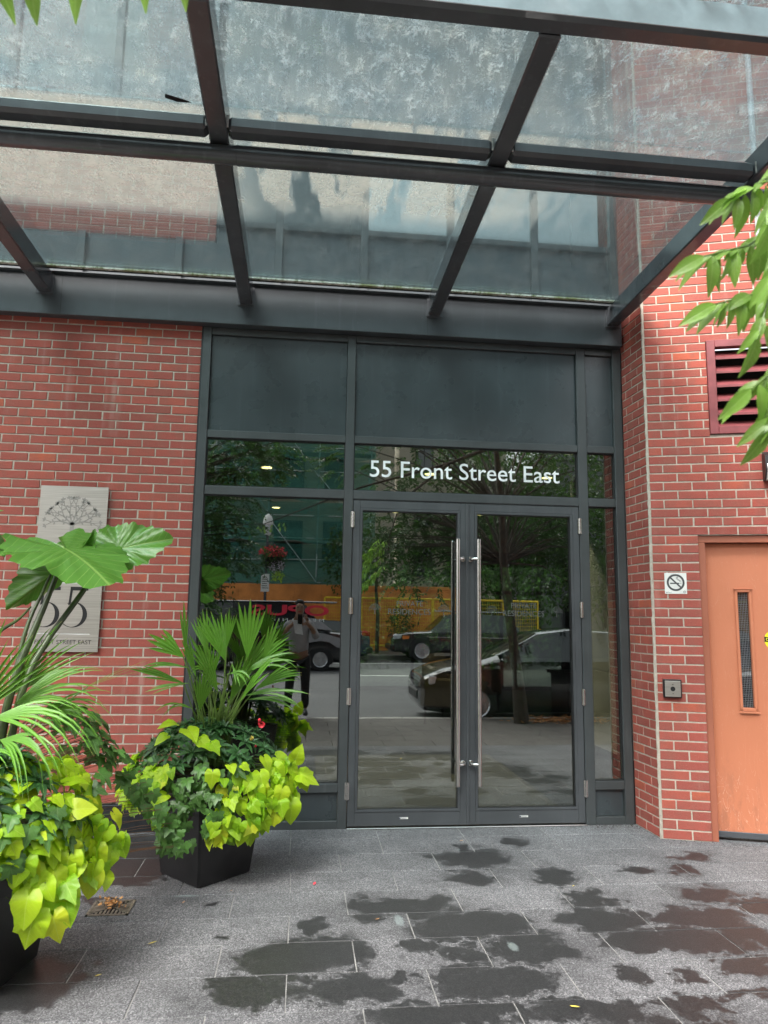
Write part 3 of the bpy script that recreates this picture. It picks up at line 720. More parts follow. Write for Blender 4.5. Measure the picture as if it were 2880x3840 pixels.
def etched_tree(mb, cx, cz, r, fn=lambda x, z: (x, .0295, z), seed=3, leafs=True, w0=.05):
    rnd = random.Random(seed)
    def strip(a, b, wa, wb):
        d = Vector((b[0] - a[0], b[1] - a[1])); n = Vector((-d.y, d.x)).normalized()
        mb.add([fn(a[0] - n.x * wa, a[1] - n.y * wa), fn(a[0] + n.x * wa, a[1] + n.y * wa), fn(b[0] + n.x * wb, b[1] + n.y * wb), fn(b[0] - n.x * wb, b[1] - n.y * wb)], [(0, 1, 2, 3)])
    def leaf(p, a, s):
        d = Vector((math.cos(a), math.sin(a))); n = Vector((-d.y, d.x)); P = [p, p + d * s * .5 + n * s * .27, p + d * s, p + d * s * .5 - n * s * .27]
        mb.add([fn(x.x, x.y) for x in P], [(0, 1, 2, 3)])
    def br(p, a, L, w, dep):
        q = p + Vector((math.cos(a), math.sin(a))) * L; strip(p, q, w, w * .7)
        if dep == 0:
            leaf(q, a, r * .13); leaf(q, a + .9, r * .12); leaf(q, a - .9, r * .12); return
        leaf(p.lerp(q, .6), a + 1.1, r * .12); leaf(p.lerp(q, .75), a - 1.1, r * .12)
        br(q, a + rnd.uniform(.30, .5), L * .72, w * .65, dep - 1); br(q, a - rnd.uniform(.30, .5), L * .72, w * .65, dep - 1)
    P = Vector((cx, cz)); strip(P - Vector((0, r * .75)), P, r * w0 * 1.1, r * w0)
    for a, L in ((15, .42), (45, .40), (75, .42), (105, .42), (137, .40), (165, .42)): br(P, R(a), r * L, r * w0 * .5, 2)
for d, xs in ((D1, (1.375, 1.54, 1.475, 1.90)), (D2, (2.275, 2.43, 2.365, 2.79))):
    for tx, x_, z_, w_ in (('PRIVATE', xs[1], 1.590, .200), ('RESIDENCES', xs[2], 1.528, .325)):
        mb = MB(); put_text(mb, tx, lambda u, v: (x_ + u, .0300, z_ + v), width=w_); part('etched_lettering', mb, M['etched_film'], d, fix=False)
    for x_ in (xs[0], xs[3]): mb = MB(); etched_tree(mb, x_, 1.560, .045); part('etched_tree', mb, M['etched_film'], d, fix=False)
# steel wall plaque
PL = thing('wall_plaque', 'brushed steel address plaque with a tree and 55 on the left brick wall', 'plaque', (-.84, -.02, 1.82))
mb = MB(); mb.bbox(-1.078, -.603, -.030, -.022, 1.229, 2.415, .001); part('plate', mb, M['brushed_steel'], PL)
mb = MB()
for x in (-1.02, -.66):
    for z in (1.30, 2.35): mb.tube([(x, -.022, z), (x, .004, z)], .009, 8)
part('standoff', mb, M['satin_steel'], PL)
pf = lambda x, z, y=-.0312: (x, y, z)
mb = MB(); etched_tree(mb, -.842, 2.135, .205, pf, 8, w0=.07); mb.box(-.96, -.73, -.0314, -.0302, 1.972, 1.976); part('etched_tree', mb, M['etched_steel'], PL, fix=False)
mb = MB(); put_text(mb, 'BERCZY', lambda u, v: (-1.035 + u, -.0312, 1.770 + v), width=.40); part('white_lettering', mb, M['white_vinyl'], PL, fix=False); mb = MB()
for z in (1.712, 1.352): mb.box(-1.03, -.665, -.0314, -.0302, z, z + .0035)
part('rule_lines', mb, M['white_vinyl'], PL, fix=False)
def big5(mb, x, z, h):
    fn = lambda u, v: (x + u * h, -.0312, z + v * h)
    mb.add([fn(.13, 1), fn(.56, 1), fn(.56, .91), fn(.13, .91)], [(0, 1, 2, 3)])
    mb.add([fn(.13, .92), fn(.19, .92), fn(.155, .56), fn(.10, .54)], [(0, 1, 2, 3)])
    n = 28; vs = []
    for i in range(n + 1):
        a = R(118 - 262 * i / n); c = Vector((.235, .305)); ro = .315; d = Vector((math.cos(a), math.sin(a)))
        wd = .025 + .085 * max(0, math.cos(a + .1)) ** 1.0
        o_ = c + Vector((d.x * ro * 1.07, d.y * ro)); i_ = c + Vector((d.x * (ro * 1.07 - wd), d.y * (ro - wd * .55)))
        vs += [fn(*o_), fn(*i_)]
    mb.add(vs, [(2 * i, 2 * i + 2, 2 * i + 3, 2 * i + 1) for i in range(n)])
for x_ in (-1.045, -.855): mb = MB(); big5(mb, x_, 1.402, .285); part('numeral', mb, M['black_paint'], PL, fix=False)
words('FRONT STREET EAST', -1.035, 1.283, .385, -.0312, PL, 'black_paint', sp=.4, nm='black_lettering')

# ------------------------------------------------------------------ canopy
SL = math.tan(R(1.55)); zb = lambda y: 3.868 - SL * (y + .08)   # underside of rafters rises outward
CN = thing('glass_canopy', 'dark steel entrance canopy with dirty glass panes over the doors', 'canopy', (1, -1.5, 3.9))
mb = MB(); mb.bbox(-3.2, 3.3405, -.080, .05, 3.702, 4.018, .004); part('fascia_beam', mb, M['fascia'], CN)
mb = MB(); mb.bbox(-3.2, 3.335, -.125, -.02, 4.0185, 4.026, .002); part('flashing', mb, M['fascia'], CN)
mb = MB(); mb.box(1.742, 1.744, -.0815, -.079, 3.703, 4.0); mb.box(-1.03, -1.028, -.0815, -.079, 3.703, 4.0); part('panel_seam', mb, M['gasket'], CN)
def sbox(x0, x1, y0, y1, h0, h1, b=.006):   # box that follows the canopy slope, h measured up from rafter underside
    mb = MB(); mb.bbox(x0, x1, y0, y1, h0, h1, b); mb.v = [(x, y, z + zb(y)) for x, y, z in mb.v]; return mb
RX = [-2.665, -1.20, .280, 1.747, 3.214]
for x in RX:
    part('rafter', sbox(x, x + .10, -2.81, -.083, 0, .150, .008), M['canopy_steel'], CN)
    mb = sbox(x - .012, x + .112, -.088, -.080, -.014, .16, .001); part('weld_plate', mb, M['canopy_steel'], CN)
part('front_beam', sbox(-3.2, 3.9, -2.907, -2.811, 0, .140, .016), M['canopy_steel'], CN)
part('sky_sheen_plate', sbox(-3.2, 3.9, -2.9125, -2.9085, .012, .150, .001), M['sky_sheen_grey'], CN)  # added plate; its light colour paints the sky's brightness onto the beam's outer face
spans = [(-3.2, RX[0])] + [(RX[i] + .10, RX[i + 1]) for i in range(4)]
for i, (a, b) in enumerate(spans):
    part('purlin', sbox(a + .001, b - .001, -2.060, -1.962, 0, .080, .018), M['canopy_steel'], CN)
    for xx in (a + .003, b - .003):
        mb = MB()
        for k in range(14): z = zb(-2.06) + .006 + k * .0048; mb.tube([(xx - .004, -2.066, z), (xx + .004, -2.064, z + .003)], .0032, 5)
        part('weld_bead', mb, M['silicone'], CN)
mb = MB(); mb.tube([(-3.2, -1.928, 3.868), (.42, -1.928, 3.868)], .0495, 24); part('tube_rail', mb, M['canopy_steel'], CN, smooth=40)
mb = MB(); mb.tube([(.421, -1.928, 3.868), (3.9, -1.928, 3.868)], .0515, 24); part('tube_rail', mb, M['canopy_steel'], CN, smooth=40)
px = [-3.2, RX[0] + .05, RX[1] + .05, RX[2] + .05, RX[3] + .05, RX[4] + .07, 4.0]
for i in range(6):
    for (y0, y1) in ((-2.012, -.20), (-3.45, -2.018)):
        if i == 5 and y1 > -1: continue
        mb = MB(); mb.box(px[i] + .004, px[i + 1] - .004, y0, y1, .152, .164); mb.v = [(x, y, z + zb(y)) for x, y, z in mb.v]
        part('glass_pane', mb, M['dirty_glass'], CN)
    if i < 5:
        mb = MB(); mb.box(px[i] + .05, px[i + 1] - .05, -.2285, -.2015, .1400, .1515); mb.v = [(x, y, z + zb(y)) for x, y, z in mb.v]; part('mossy_edge', mb, M['mossy_edge'], CN)
        mb = MB(); mb.box(px[i] + .05, px[i + 1] - .05, -.2010, -.1800, .1390, .1610); mb.v = [(x, y, z + zb(y)) for x, y, z in mb.v]; part('edge_gasket', mb, M['gasket'], CN)
mb = MB(); mb.box(px[5] - .006, px[5] + .006, -3.4, -.22, .1645, .172); mb.v = [(x, y, z + zb(y)) for x, y, z in mb.v]; part('silicone_joint', mb, M['silicone'], CN)
# loose strip of tape on the pane
mb = MB(); mb.add([(.070, -2.075, 0), (.175, -2.040, 0), (.195, -2.026, 0), (.12, -2.024, 0), (.066, -2.045, 0)], [(0, 1, 2, 3, 4)]); mb.v = [(x, y, zb(y) + .1505) for x, y, z in mb.v]
part('tape_scrap', mb, M['gasket'], CN)
for z_ in range(1):
    mb = MB(); mb.box(-.26, -.05, -2.20, -2.165, .1495, .1505); mb.v = [(x, y, z + zb(y)) for x, y, z in mb.v]

# ------------------------------------------------------------------ upper curtain wall behind the canopy
UC = thing('upper_curtain_wall', 'dark upper glazing with spandrel panels seen through the canopy glass', 'glazing', (1.6, .05, 4.0))
mb = MB(); mb.box(-3.2, 3.4, .045, .06, 4.019, 4.42); part('spandrel_panel', mb, M['panel'], UC)
mb = MB(); mb.box(.065, 3.4, .045, .06, 4.421, 4.545); part('spandrel_panel', mb, M['panel'], UC)
for x in (-.975, -.24, .53, 1.21, 1.915, 2.62, 3.30):
    mb = MB(); mb.bbox(x, x + .06, -.004, .045, 4.019, 4.42 if x < 0 else 8.6, .003); part('mullion', mb, M['frame'], UC)
for z in (4.545, 5.30, 6.9):
    mb = MB(); mb.bbox(.065, 3.36, .0, .05, z, z + .05, .003); part('rail', mb, M['frame'], UC)
xs = [.07, .53, 1.21, 1.915, 2.62, 3.30]
for zi, (z0, z1) in enumerate(((4.596, 5.299), (5.351, 6.899), (6.951, 8.6))):
    for i in range(5):
        mb = MB(); mb.box(xs[i] + (.061 if i else 0), xs[i + 1] - .001, .02, .035, z0, z1)
        part('window_pane', mb, M['window_glass'] if zi == 0 and i >= 2 else M['dark_window'], UC)
for i_, x_ in enumerate((-3.2, -2.4, -1.6, -.8)):
    mb = MB(); mb.box(x_ + .06, x_ + .80, .03, .05, 5.29, 8.6); part('window_pane', mb, M['dark_window'], UC)
    mb = MB(); mb.bbox(x_, x_ + .06, -.004, .06, 5.29, 8.6, .003); part('mullion', mb, M['frame'], UC)
mb = MB(); mb.bbox(-3.2, .06, -.004, .08, 5.23, 5.289, .003); part('rail', mb, M['frame'], UC)
mb = MB(); mb.box(-3.2, 4.25, .3, .32, 3.02, 8.62); part('sky_leak_block', mb, M['dark_wall'], UC)  # dark sheet added behind the storey to stop sky light leaking past the frame
mb = MB(); mb.box(-3.2, 4.2, .02, 6, 8.62, 16); o = part('upper_facade', mb, M['dark_wall'], None)
tag(o, 'dark cladding of the upper storeys high above the canopy', 'facade')
# ------------------------------------------------------------------ ground, paving
mb = MB(); mb.box(-60, 60, -5.55, 60, -.30, -.060); struct('ground', mb, M['joint_sand'])
mb = MB(); mb.box(-3.2, 6.5, -3.33, .03, -.0598, -.0032); struct('paving_bed', mb, M['joint_sand'])
PV = thing('granite_paving', 'grey granite slab paving with dark damp patches in front of the doors', 'paving', (1, -1.5, 0))
ys = [.025, -.223, -.555, -.878, -1.190, -1.509, -1.812, -2.114, -2.415, -2.716, -3.018, -3.32]
_pv = {}
rest = MB(); npv = 0
for r in range(len(ys) - 1):
    y1, y0 = ys[r] - .0026, ys[r + 1] + .0026
    ph = .21 if r % 2 == 0 else .51
    if r == 0: ph = .80
    if r == 1: ph = .80 - .6
    if r == 2: ph = 1.11 - .6
    if r == 3: ph = .81 - .6
    if r >= 4: ph = .51 if r % 2 == 0 else .21
    for j in range(-7, 10):
        x0 = ph + .6 * j + .0026; x1 = x0 + .5948
        if x0 < -3.2 or x1 > 6.4: continue
        q = project(((x0 + x1) / 2, (y0 + y1) / 2, 0))
        if q and -350 < q[0] < 3300 and 2900 < q[1] < 4300:
            key = (round(y1 - y0, 4), random.randrange(2))
            if key not in _pv:
                b = MB(); hw, hh = .2974, (y1 - y0) / 2
                n = 10; ring = []
                rr = random.Random(key[1] + int(key[0] * 1e4))
                for i in range(n): ring.append((-hw + 2 * hw * i / n, -hh))
                for i in range(5): ring.append((hw, -hh + 2 * hh * i / 5))
                for i in range(n): ring.append((hw - 2 * hw * i / n, hh))
                for i in range(5): ring.append((-hw, hh - 2 * hh * i / 5))
                jt = [(rr.uniform(-.0009, .0009), rr.uniform(-.0009, .0009)) for _ in ring]; N = len(ring)
                sx = lambda p, k: (p[0] * (1 - k / hw), p[1] * (1 - k / hh))
                top = [(sx(p, .0022)[0] + a, sx(p, .0022)[1] + c, 0) for p, (a, c) in zip(ring, jt)]
                mid = [(p[0] + a, p[1] + c, -.0022) for p, (a, c) in zip(ring, jt)]; bot = [(p[0], p[1], -.03) for p in ring]
                b.add(top + mid + bot, [tuple(range(N))] + [(i, i + N, (i + 1) % N + N, (i + 1) % N) for i in range(N)] + [(i + N, i + 2 * N, (i + 1) % N + 2 * N, (i + 1) % N + N) for i in range(N)])
                _pv[key] = fixn(b.mesh('slab', M['granite']))
            o = link('paving_slab', _pv[key], PV, ((x0 + x1) / 2, (y0 + y1) / 2, random.uniform(-.0008, .0008)))
            o.rotation_euler = (random.uniform(-.0012, .0012), random.uniform(-.0008, .0008), random.uniform(-.0006, .0006)); npv += 1
        else: rest.bbox(x0, x1, y0, y1, -.03, 0, .002)
o = part('slab_field', rest, M['granite'], PV); o['kind'] = 'stuff'; print('slabs', npv)
# concrete pavers between the granite and the kerb
mb = MB()
for r in range(6):
    y1 = -3.326 - r * .384; y0 = y1 - .378
    for j in range(-14, 18): 
        x0 = j * .62 + (r % 2) * .31; mb.bbox(x0, x0 + .613, y0, y1, -.04, -.001, .003)
o = struct('sidewalk', mb, M['paving_concrete'])
mb = MB()
for j in range(-22, 24): mb.bbox(j * 1.2, j * 1.2 + 1.193, -5.79, -5.635, -.25, .0, .012)
struct('kerb', mb, M['kerb_stone'])
mb = MB(); mb.box(-60, 60, -23.3, -5.60, -.35, -.13); struct('road', mb, M['asphalt'])
mb = MB()
for j in range(-10, 12):
    mb.box(j * 6 + 2.2, j * 6 + 4.4, -15.36, -15.24, -.129, -.126)
mb.box(-60, 60, -20.66, -20.54, -.129, -.126)
struct('road_marking', mb, M['white_line'])
mb = MB()
for j in range(-22, 24): mb.bbox(j * 1.2, j * 1.2 + 1.193, -23.45, -23.302, -.25, .02, .012)
struct('far_kerb', mb, M['kerb_stone'])
mb = MB(); mb.box(-60, 60, -60, -23.452, -.3, .012); struct('far_pavement', mb, M['paving_concrete'])
# drain grate
GR = thing('drain_grate', 'small rusty square drain grate in the paving with dead leaves on it', 'drain', (-.10, -1.34, .002))
mb = MB(); x0, x1, y0, y1 = -.205, .003, -1.44, -1.243
mb.box(x0, x1, y0, y1, -.0005, .0012); part('pan', mb, M['black_fill'], GR)
mb = MB()
for a in ((x0, x1, y0, y0 + .012), (x0, x1, y1 - .012, y1), (x0, x0 + .012, y0, y1), (x1 - .012, x1, y0, y1)): mb.box(*a, .0015, .006)
part('rim', mb, M['grate_iron'], GR)
mb = MB(); cxg, cyg = (x0 + x1) / 2, (y0 + y1) / 2
for k in range(9):
    t_ = (k - 4) * .019
    mb.box(cxg + t_ - .0045, cxg + t_ + .0045, cyg + abs(t_) * .9 + .006, y1 - .012, .0016, .0055); mb.box(cxg + t_ - .0045, cxg + t_ + .0045, y0 + .012, cyg - abs(t_) * .9 - .006, .0016, .0055)
    mb.box(cxg + abs(t_) + .008, x1 - .012, cyg + t_ * .95 - .0045, cyg + t_ * .95 + .0045, .0014, .0052); mb.box(x0 + .012, cxg - abs(t_) - .008, cyg + t_ * .95 - .0045, cyg + t_ * .95 + .0045, .0014, .0052)
part('bar', mb, M['grate_iron'], GR)

# ------------------------------------------------------------------ right wall fittings (built in the wall's own frame)
def rfn(s, o, z): p = RC + rd * s + rn * o; return (p.x, p.y, z)     # o: toward the viewer
RM = Matrix(((rd.x, -rn.x, 0, RC.x), (rd.y, -rn.y, 0, RC.y), (0, 0, 1, 0), (0, 0, 0, 1)))  # local (s, depth, z)
def rbox(mb, s0, s1, o0, o1, z0, z1, b=.002): mb.bbox(s0, s1, -o1, -o0, z0, z1, b, M4=RM)
OD = thing('service_door', 'orange painted steel service door with a narrow wired glass window', 'door', rfn(.75, -.08, 0))
mb = MB(); rbox(mb, .335, .383, -.14, -.020, 0, 2.080); rbox(mb, .335, 1.299, -.14, -.020, 2.081, 2.132); rbox(mb, 1.255, 1.299, -.14, -.020, 0, 2.080); part('door_frame', mb, M['orange_frame'], OD)
mb = MB(); rbox(mb, .387, .600, -.13, -.080, .030, 2.076, .0002); rbox(mb, .673, 1.25, -.13, -.080, .030, 2.076, .0002); rbox(mb, .600, .673, -.13, -.080, 1.722, 2.076, .0002); rbox(mb, .600, .673, -.13, -.080, .030, .906, .0002)
part('door_leaf', mb, M['orange_door'], OD)
mb = MB(); rbox(mb, .387, 1.25, -.080, -.070, .020, .062, .003); part('door_sweep', mb, M['canopy_steel'], OD)
mb = MB()
for (a, b, c, d) in ((.578, .598, .872, 1.745), (.675, .695, .872, 1.745), (.578, .695, 1.724, 1.7445), (.578, .695, .880, .904)): rbox(mb, a, b, -.080, -.068, c, d, .003)
rbox(mb, .570, .706, -.068, -.062, 1.744, 1.752, .002); rbox(mb, .570, .706, -.068, -.058, .868, .880, .002); part('window_trim', mb, M['orange_door'], OD)
mb = MB(); rbox(mb, .598, .675, -.104, -.098, .904, 1.724, .0005); part('wired_glass', mb, M['dark_window'], OD)
mb = MB()
for k in range(1, 7): rbox(mb, .598 + k * .0108, .5989 + k * .0108, -.097, -.0960, .905, 1.723, .0001)
for k in range(1, 64): rbox(mb, .599, .674, -.0959, -.0950, .905 + k * .0128, .9058 + k * .0128, .0001)
part('wire_mesh', mb, M['conduit'], OD)
mb = MB(); rbox(mb, .30, 1.3, -1.2, -1.15, 0, 2.1, .001); part('dark_passage', mb, M['dark_wall'], OD)
# round yellow sticker
mb = MB(); n = 40; cS, cZ, rS = .835, 1.385, .072
mb.add([rfn(cS + rS * math.cos(2 * math.pi * i / n), -.0785, cZ + rS * math.sin(2 * math.pi * i / n)) for i in range(n)], [tuple(range(n))]); part('round_sticker', mb, M['yellow_vinyl'], OD, fix=False)
mb = MB(); mb.add([rfn(cS - .071, -.0775, cZ - .014), rfn(cS + .071, -.0775, cZ - .014), rfn(cS + .071, -.0775, cZ + .022), rfn(cS - .071, -.0775, cZ + .022)], [(0, 1, 2, 3)]); part('sticker_band', mb, M['black_paint'], OD, fix=False)
mb = MB(); put_text(mb, 'CAUTION', lambda u, v: rfn(cS - .062 + u, -.0768, cZ - .006 + v), width=.124, bold=.02); part('sticker_print', mb, M['yellow_vinyl'], OD, fix=False)
# louvre vent
VT = thing('louvre_vent', 'dark red louvred vent set in the right brick wall above the orange door', 'vent', rfn(.85, 0, 3.25))
mb = MB()
for (a, b, c, d) in ((.452, .512, 2.887, 3.614), (1.19, 1.249, 2.887, 3.614), (.512, 1.19, 3.558, 3.614), (.512, 1.19, 2.887, 2.945)): rbox(mb, a, b, -.05, .012, c, d, .003)
part('vent_frame', mb, M['louvre_paint'], VT)
for k in range(6):
    z = 3.492 - k * .1085
    mb = MB(); fn = lambda s, o, z: rfn(s, o, z)
    mb.add([fn(.513, -.002, z - .028), fn(1.189, -.002, z - .028), fn(1.189, -.002, z - .012), fn(.513, -.002, z - .012), fn(.513, -.075, z + .050), fn(1.189, -.075, z + .050), fn(1.189, -.075, z + .044), fn(.513, -.075, z + .044)],
           [(0, 1, 2, 3), (3, 2, 5, 4), (0, 7, 6, 1), (4, 5, 6, 7), (0, 3, 4, 7), (1, 6, 5, 2)]); part('louvre_blade', mb, M['louvre_paint'], VT)
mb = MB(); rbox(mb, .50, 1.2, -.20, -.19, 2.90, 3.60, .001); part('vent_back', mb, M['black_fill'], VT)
# no smoking sign
NS = thing('no_smoking_sign', 'small square white no smoking sign on the brick pier beside the orange door', 'sign', rfn(.165, .002, 1.78))
mb = MB(); rbox(mb, .089, .241, .0015, .004, 1.705, 1.857, .0005); part('plate', mb, M['sign_white'], NS)
mb = MB(); c0, z0, ro, ri = .165, 1.787, .0615, .0475; n = 48; O = .0046
vs = []
for i in range(n + 1):
    a = 2 * math.pi * i / n; vs += [rfn(c0 + ro * math.cos(a), O, z0 + ro * math.sin(a)), rfn(c0 + ri * math.cos(a), O, z0 + ri * math.sin(a))]
mb.add(vs, [(2 * i, 2 * i + 1, 2 * i + 3, 2 * i + 2) for i in range(n)])
def bar2(s0, z0_, s1, z1_, w_, o=.0046):
    d = Vector((s1 - s0, z1_ - z0_)).normalized(); nn = Vector((-d.y, d.x)) * w_ / 2
    mb.add([rfn(s0 - nn.x, o, z0_ - nn.y), rfn(s1 - nn.x, o, z1_ - nn.y), rfn(s1 + nn.x, o, z1_ + nn.y), rfn(s0 + nn.x, o, z0_ + nn.y)], [(0, 1, 2, 3)])
bar2(c0 - .036, z0 + .036, c0 + .036, z0 - .036, .011, .0050)
bar2(c0 - .038, z0 - .006, c0 + .024, z0 - .006, .009); bar2(c0 + .028, z0 - .006, c0 + .031, z0 - .006, .009); bar2(c0 + .035, z0 - .006, c0 + .038, z0 - .006, .009)
for off in (0, .008):
    P = [(c0 + .030 + off, z0 + .002), (c0 + .028 + off, z0 + .012), (c0 + .018 + off, z0 + .018), (c0 + .010 + off, z0 + .024), (c0 + .004 + off, z0 + .034), (c0 + .010 + off * .5, z0 + .042), (c0 + .018 + off * .2, z0 + .038)]
    for a, b in zip(P, P[1:]): bar2(a[0], a[1], b[0], b[1], .0026)
put_text(mb, 'Ontario', lambda u, v: rfn(.108 + u, .0046, 1.713 + v), width=.028)
vs = []
for i in range(21):
    a = 2 * math.pi * i / 20; vs += [rfn(.224 + .0095 * math.cos(a), .0046, 1.719 + .0095 * math.sin(a)), rfn(.224 + .0075 * math.cos(a), .0046, 1.719 + .0075 * math.sin(a))]
mb.add(vs, [(2 * i, 2 * i + 1, 2 * i + 3, 2 * i + 2) for i in range(20)])
bar2(.218, 1.719, .230, 1.719, .003); bar2(.099, 1.7145, .105, 1.7145, .006)
part('pictogram', mb, M['ink'], NS, fix=False)
# push plate box
KB = thing('access_box', 'small black wall box with a steel face and a round black sensor', 'switch box', rfn(.108, .02, 1.03))
mb = MB(); rbox(mb, .047, .172, .0, .036, .968, 1.096, .004); part('housing', mb, M['black_plastic'], KB)
mb = MB(); rbox(mb, .057, .163, .0365, .042, .976, 1.086, .002); part('face_plate', mb, M['brushed_steel'], KB)
mb = MB(); mb.add([rfn(.110 + .0165 * math.cos(2 * math.pi * i / 24), .0428, 1.031 + .0165 * math.sin(2 * math.pi * i / 24)) for i in range(24)], [tuple(range(24))]); part('sensor', mb, M['black_paint'], KB, fix=False)
mb = MB()
for zz_ in (.998, 1.062): mb.tube([rfn(.110, .040, zz_), rfn(.110, .0435, zz_)], .004, 8)
part('screw', mb, M['satin_steel'], KB)
# wall lamp, cut by the frame
WLp = thing('wall_lamp', 'dark wall lamp with a pale lens on the brick above the orange door', 'lamp', rfn(.90, .03, 2.62))
mb = MB(); poly = [(0, 2.525), (.045, 2.525), (.085, 2.60), (.075, 2.70), (.03, 2.735), (0, 2.735)]
mb.prism(poly, lambda o, z, s: rfn(s, o, z), .795, 1.02); part('lamp_body', mb, M['black_plastic'], WLp)
mb = MB(); poly = [(.04, 2.523), (.060, 2.527), (.098, 2.600), (.083, 2.640), (.05, 2.60)]
mb.prism(poly, lambda o, z, s: rfn(s, o, z), .805, 1.01); part('lens', mb, M['lamp_glass'], WLp)
mb = MB(); mb.tube([rfn(.86, .03, 4.4), rfn(.86, .03, 7.8)], .022, 10); o = part('conduit', mb, M['conduit'], None, smooth=40); tag(o, 'thin pale conduit running up the right brick wall above the canopy', 'pipe')

# ------------------------------------------------------------------ lobby behind the glass
mb = MB(); mb.box(-.6, 9.2, .12, 10.2, -.06, .0); struct('lobby_floor', mb, M['joint_sand'])
mb = MB()
for i in range(0, 16):
    for j in range(0, 34): mb.box(-.55 + i * .6, -.55 + i * .6 + .594, .125 + j * .3, .125 + j * .3 + .296, .0008, .004)
o = part('lobby_tiles', mb, M['slate'], None); o['kind'] = 'structure'
mb = MB(); mb.box(-.6, 9.2, .12, 10.2, 2.93, 3.0); struct('lobby_ceiling', mb, M['ceiling_olive'])
mb = MB(); mb.box(-.7, -.6, .12, 10.2, 0, 3.0); o = part('lobby_wall', mb, M['dark_wall'], None); tag(o, 'dark lobby wall on the left seen through the glass', 'wall')
mb = MB(); mb.box(9.2, 9.3, .12, 10.2, 0, 3.0); o = part('lobby_wall', mb, M['dark_wall'], None); tag(o, 'dark lobby wall on the far right behind the doors', 'wall')
mb = MB(); mb.box(-.6, 9.2, 10.0, 10.1, 2.62, 2.93); mb.box(-.6, 1.9, 10.0, 10.1, 0, 2.62); mb.box(6.5, 9.2, 10.0, 10.1, 0, 2.62); o = part('lobby_wall', mb, M['dark_wall'], None); tag(o, 'dark back wall of the lobby around the garden window', 'wall')
GW = thing('garden_window', 'wide window at the back of the lobby looking onto green shrubs', 'window', (4.2, 10, 0))
for x in (1.9, 3.15, 4.45, 5.08, 5.38, 6.44):
    mb = MB(); mb.box(x, x + .06, 9.97, 10.05, 0, 2.62); part('mullion', mb, M['frame'], GW)
mb = MB(); mb.box(1.96, 6.44, 9.98, 10.04, 2.02, 2.10); mb.box(1.96, 6.44, 9.98, 10.04, 0, .08); part('rail', mb, M['frame'], GW)
mb = MB(); mb.box(1.96, 6.44, 10.02, 10.03, .08, 2.62); part('glass_pane', mb, M['clear_glass'], GW)
mb = MB()
for k in range(40): mb.box(-4, 14, 10.2 + k * .145, 10.2 + k * .145 + .135, -.03, .0)
o = struct('garden_deck', mb, M['wood_deck'])
# side wall panels behind the right sidelight
mb = MB(); mb.bbox(3.42, 3.46, .20, 1.35, .42, 1.07, .002); mb.bbox(3.42, 3.46, .20, 1.35, 1.075, 2.0, .002); mb.bbox(3.42, 3.46, .20, 1.35, 2.005, 2.92, .002); o = part('side_panel', mb, M['panel_white'], None); tag(o, 'pale wall panels behind the narrow right sidelight', 'wall panel')
mb = MB(); mb.bbox(3.425, 3.46, .20, 1.35, .0, .418, .002); o = part('dark_base', mb, M['dark_wall'], None); tag(o, 'dark base band under the pale wall panels inside', 'wall panel')
mb = MB(); mb.box(3.30, 3.419, .60, .85, 2.16, 2.42); mb.box(3.32, 3.40, .66, .74, 2.421, 2.60); o = part('wall_speaker', mb, M['black_plastic'], None); tag(o, 'black wall bracket box inside behind the right sidelight', 'fixture')
# entrance mat
MT = thing('entrance_mat', 'dark ribbed entrance mat on the lobby floor behind the doors', 'mat', (2.1, 1.5, .004))
mb = MB(); mb.box(1.0, 2.95, .35, 2.75, .0042, .008); part('mat_base', mb, M['black_fill'], MT)
for k in range(60):
    if k == 0:
        mb = MB(); mb.bbox(1.01, 2.94, .365, .389, .0082, .018, .003); rib = part('rib', mb, M['mat_ribs'], MT)
    else:
        o = rib.copy(); COL.objects.link(o); o.location = Vector(rib.location) + Vector((0, k * .0395, 0))
for (x, y, lab) in ((.451, 1.50, 'round lit ceiling downlight behind the left transom glass'), (.451, 4.15, 'round lit ceiling downlight farther in, above the white lamp reflection'), (2.05, 1.53, 'round lit ceiling downlight behind the word Front'), (2.04, 4.2, 'round lit ceiling downlight at the top of the left door leaf'), (3.24, 1.50, 'round lit ceiling downlight behind the word East'), (3.22, 4.2, 'round lit ceiling downlight at the top left of the right door leaf')):
    t = thing('downlight', lab, 'ceiling light', (x, y, 2.925), 'recessed downlights in the lobby ceiling')
    b = MB(); b.lathe([(.0001, 2.913), (.050, 2.913), (.050, 2.9165), (.0001, 2.9165)], (x, y, 0), 20); part('diffuser', b, M['downlight'], t)
    ld = bpy.data.lights.new('downlight_lamp', 'SPOT'); ld.energy = 130 if y < 3 else 30; ld.spot_size = R(110); ld.spot_blend = .8; ld.color = (1, .82, .55); ld.shadow_soft_size = .05
    lo = bpy.data.objects.new('downlight_lamp', ld); COL.objects.link(lo); lo.parent = t; lo.location = (0, 0, -.03)
    b = MB(); b.lathe([(.05, 2.917), (.062, 2.917), (.062, 2.929), (.05, 2.929)], (x, y, 0), 20); part('trim_ring', b, M['white_vinyl'], t)
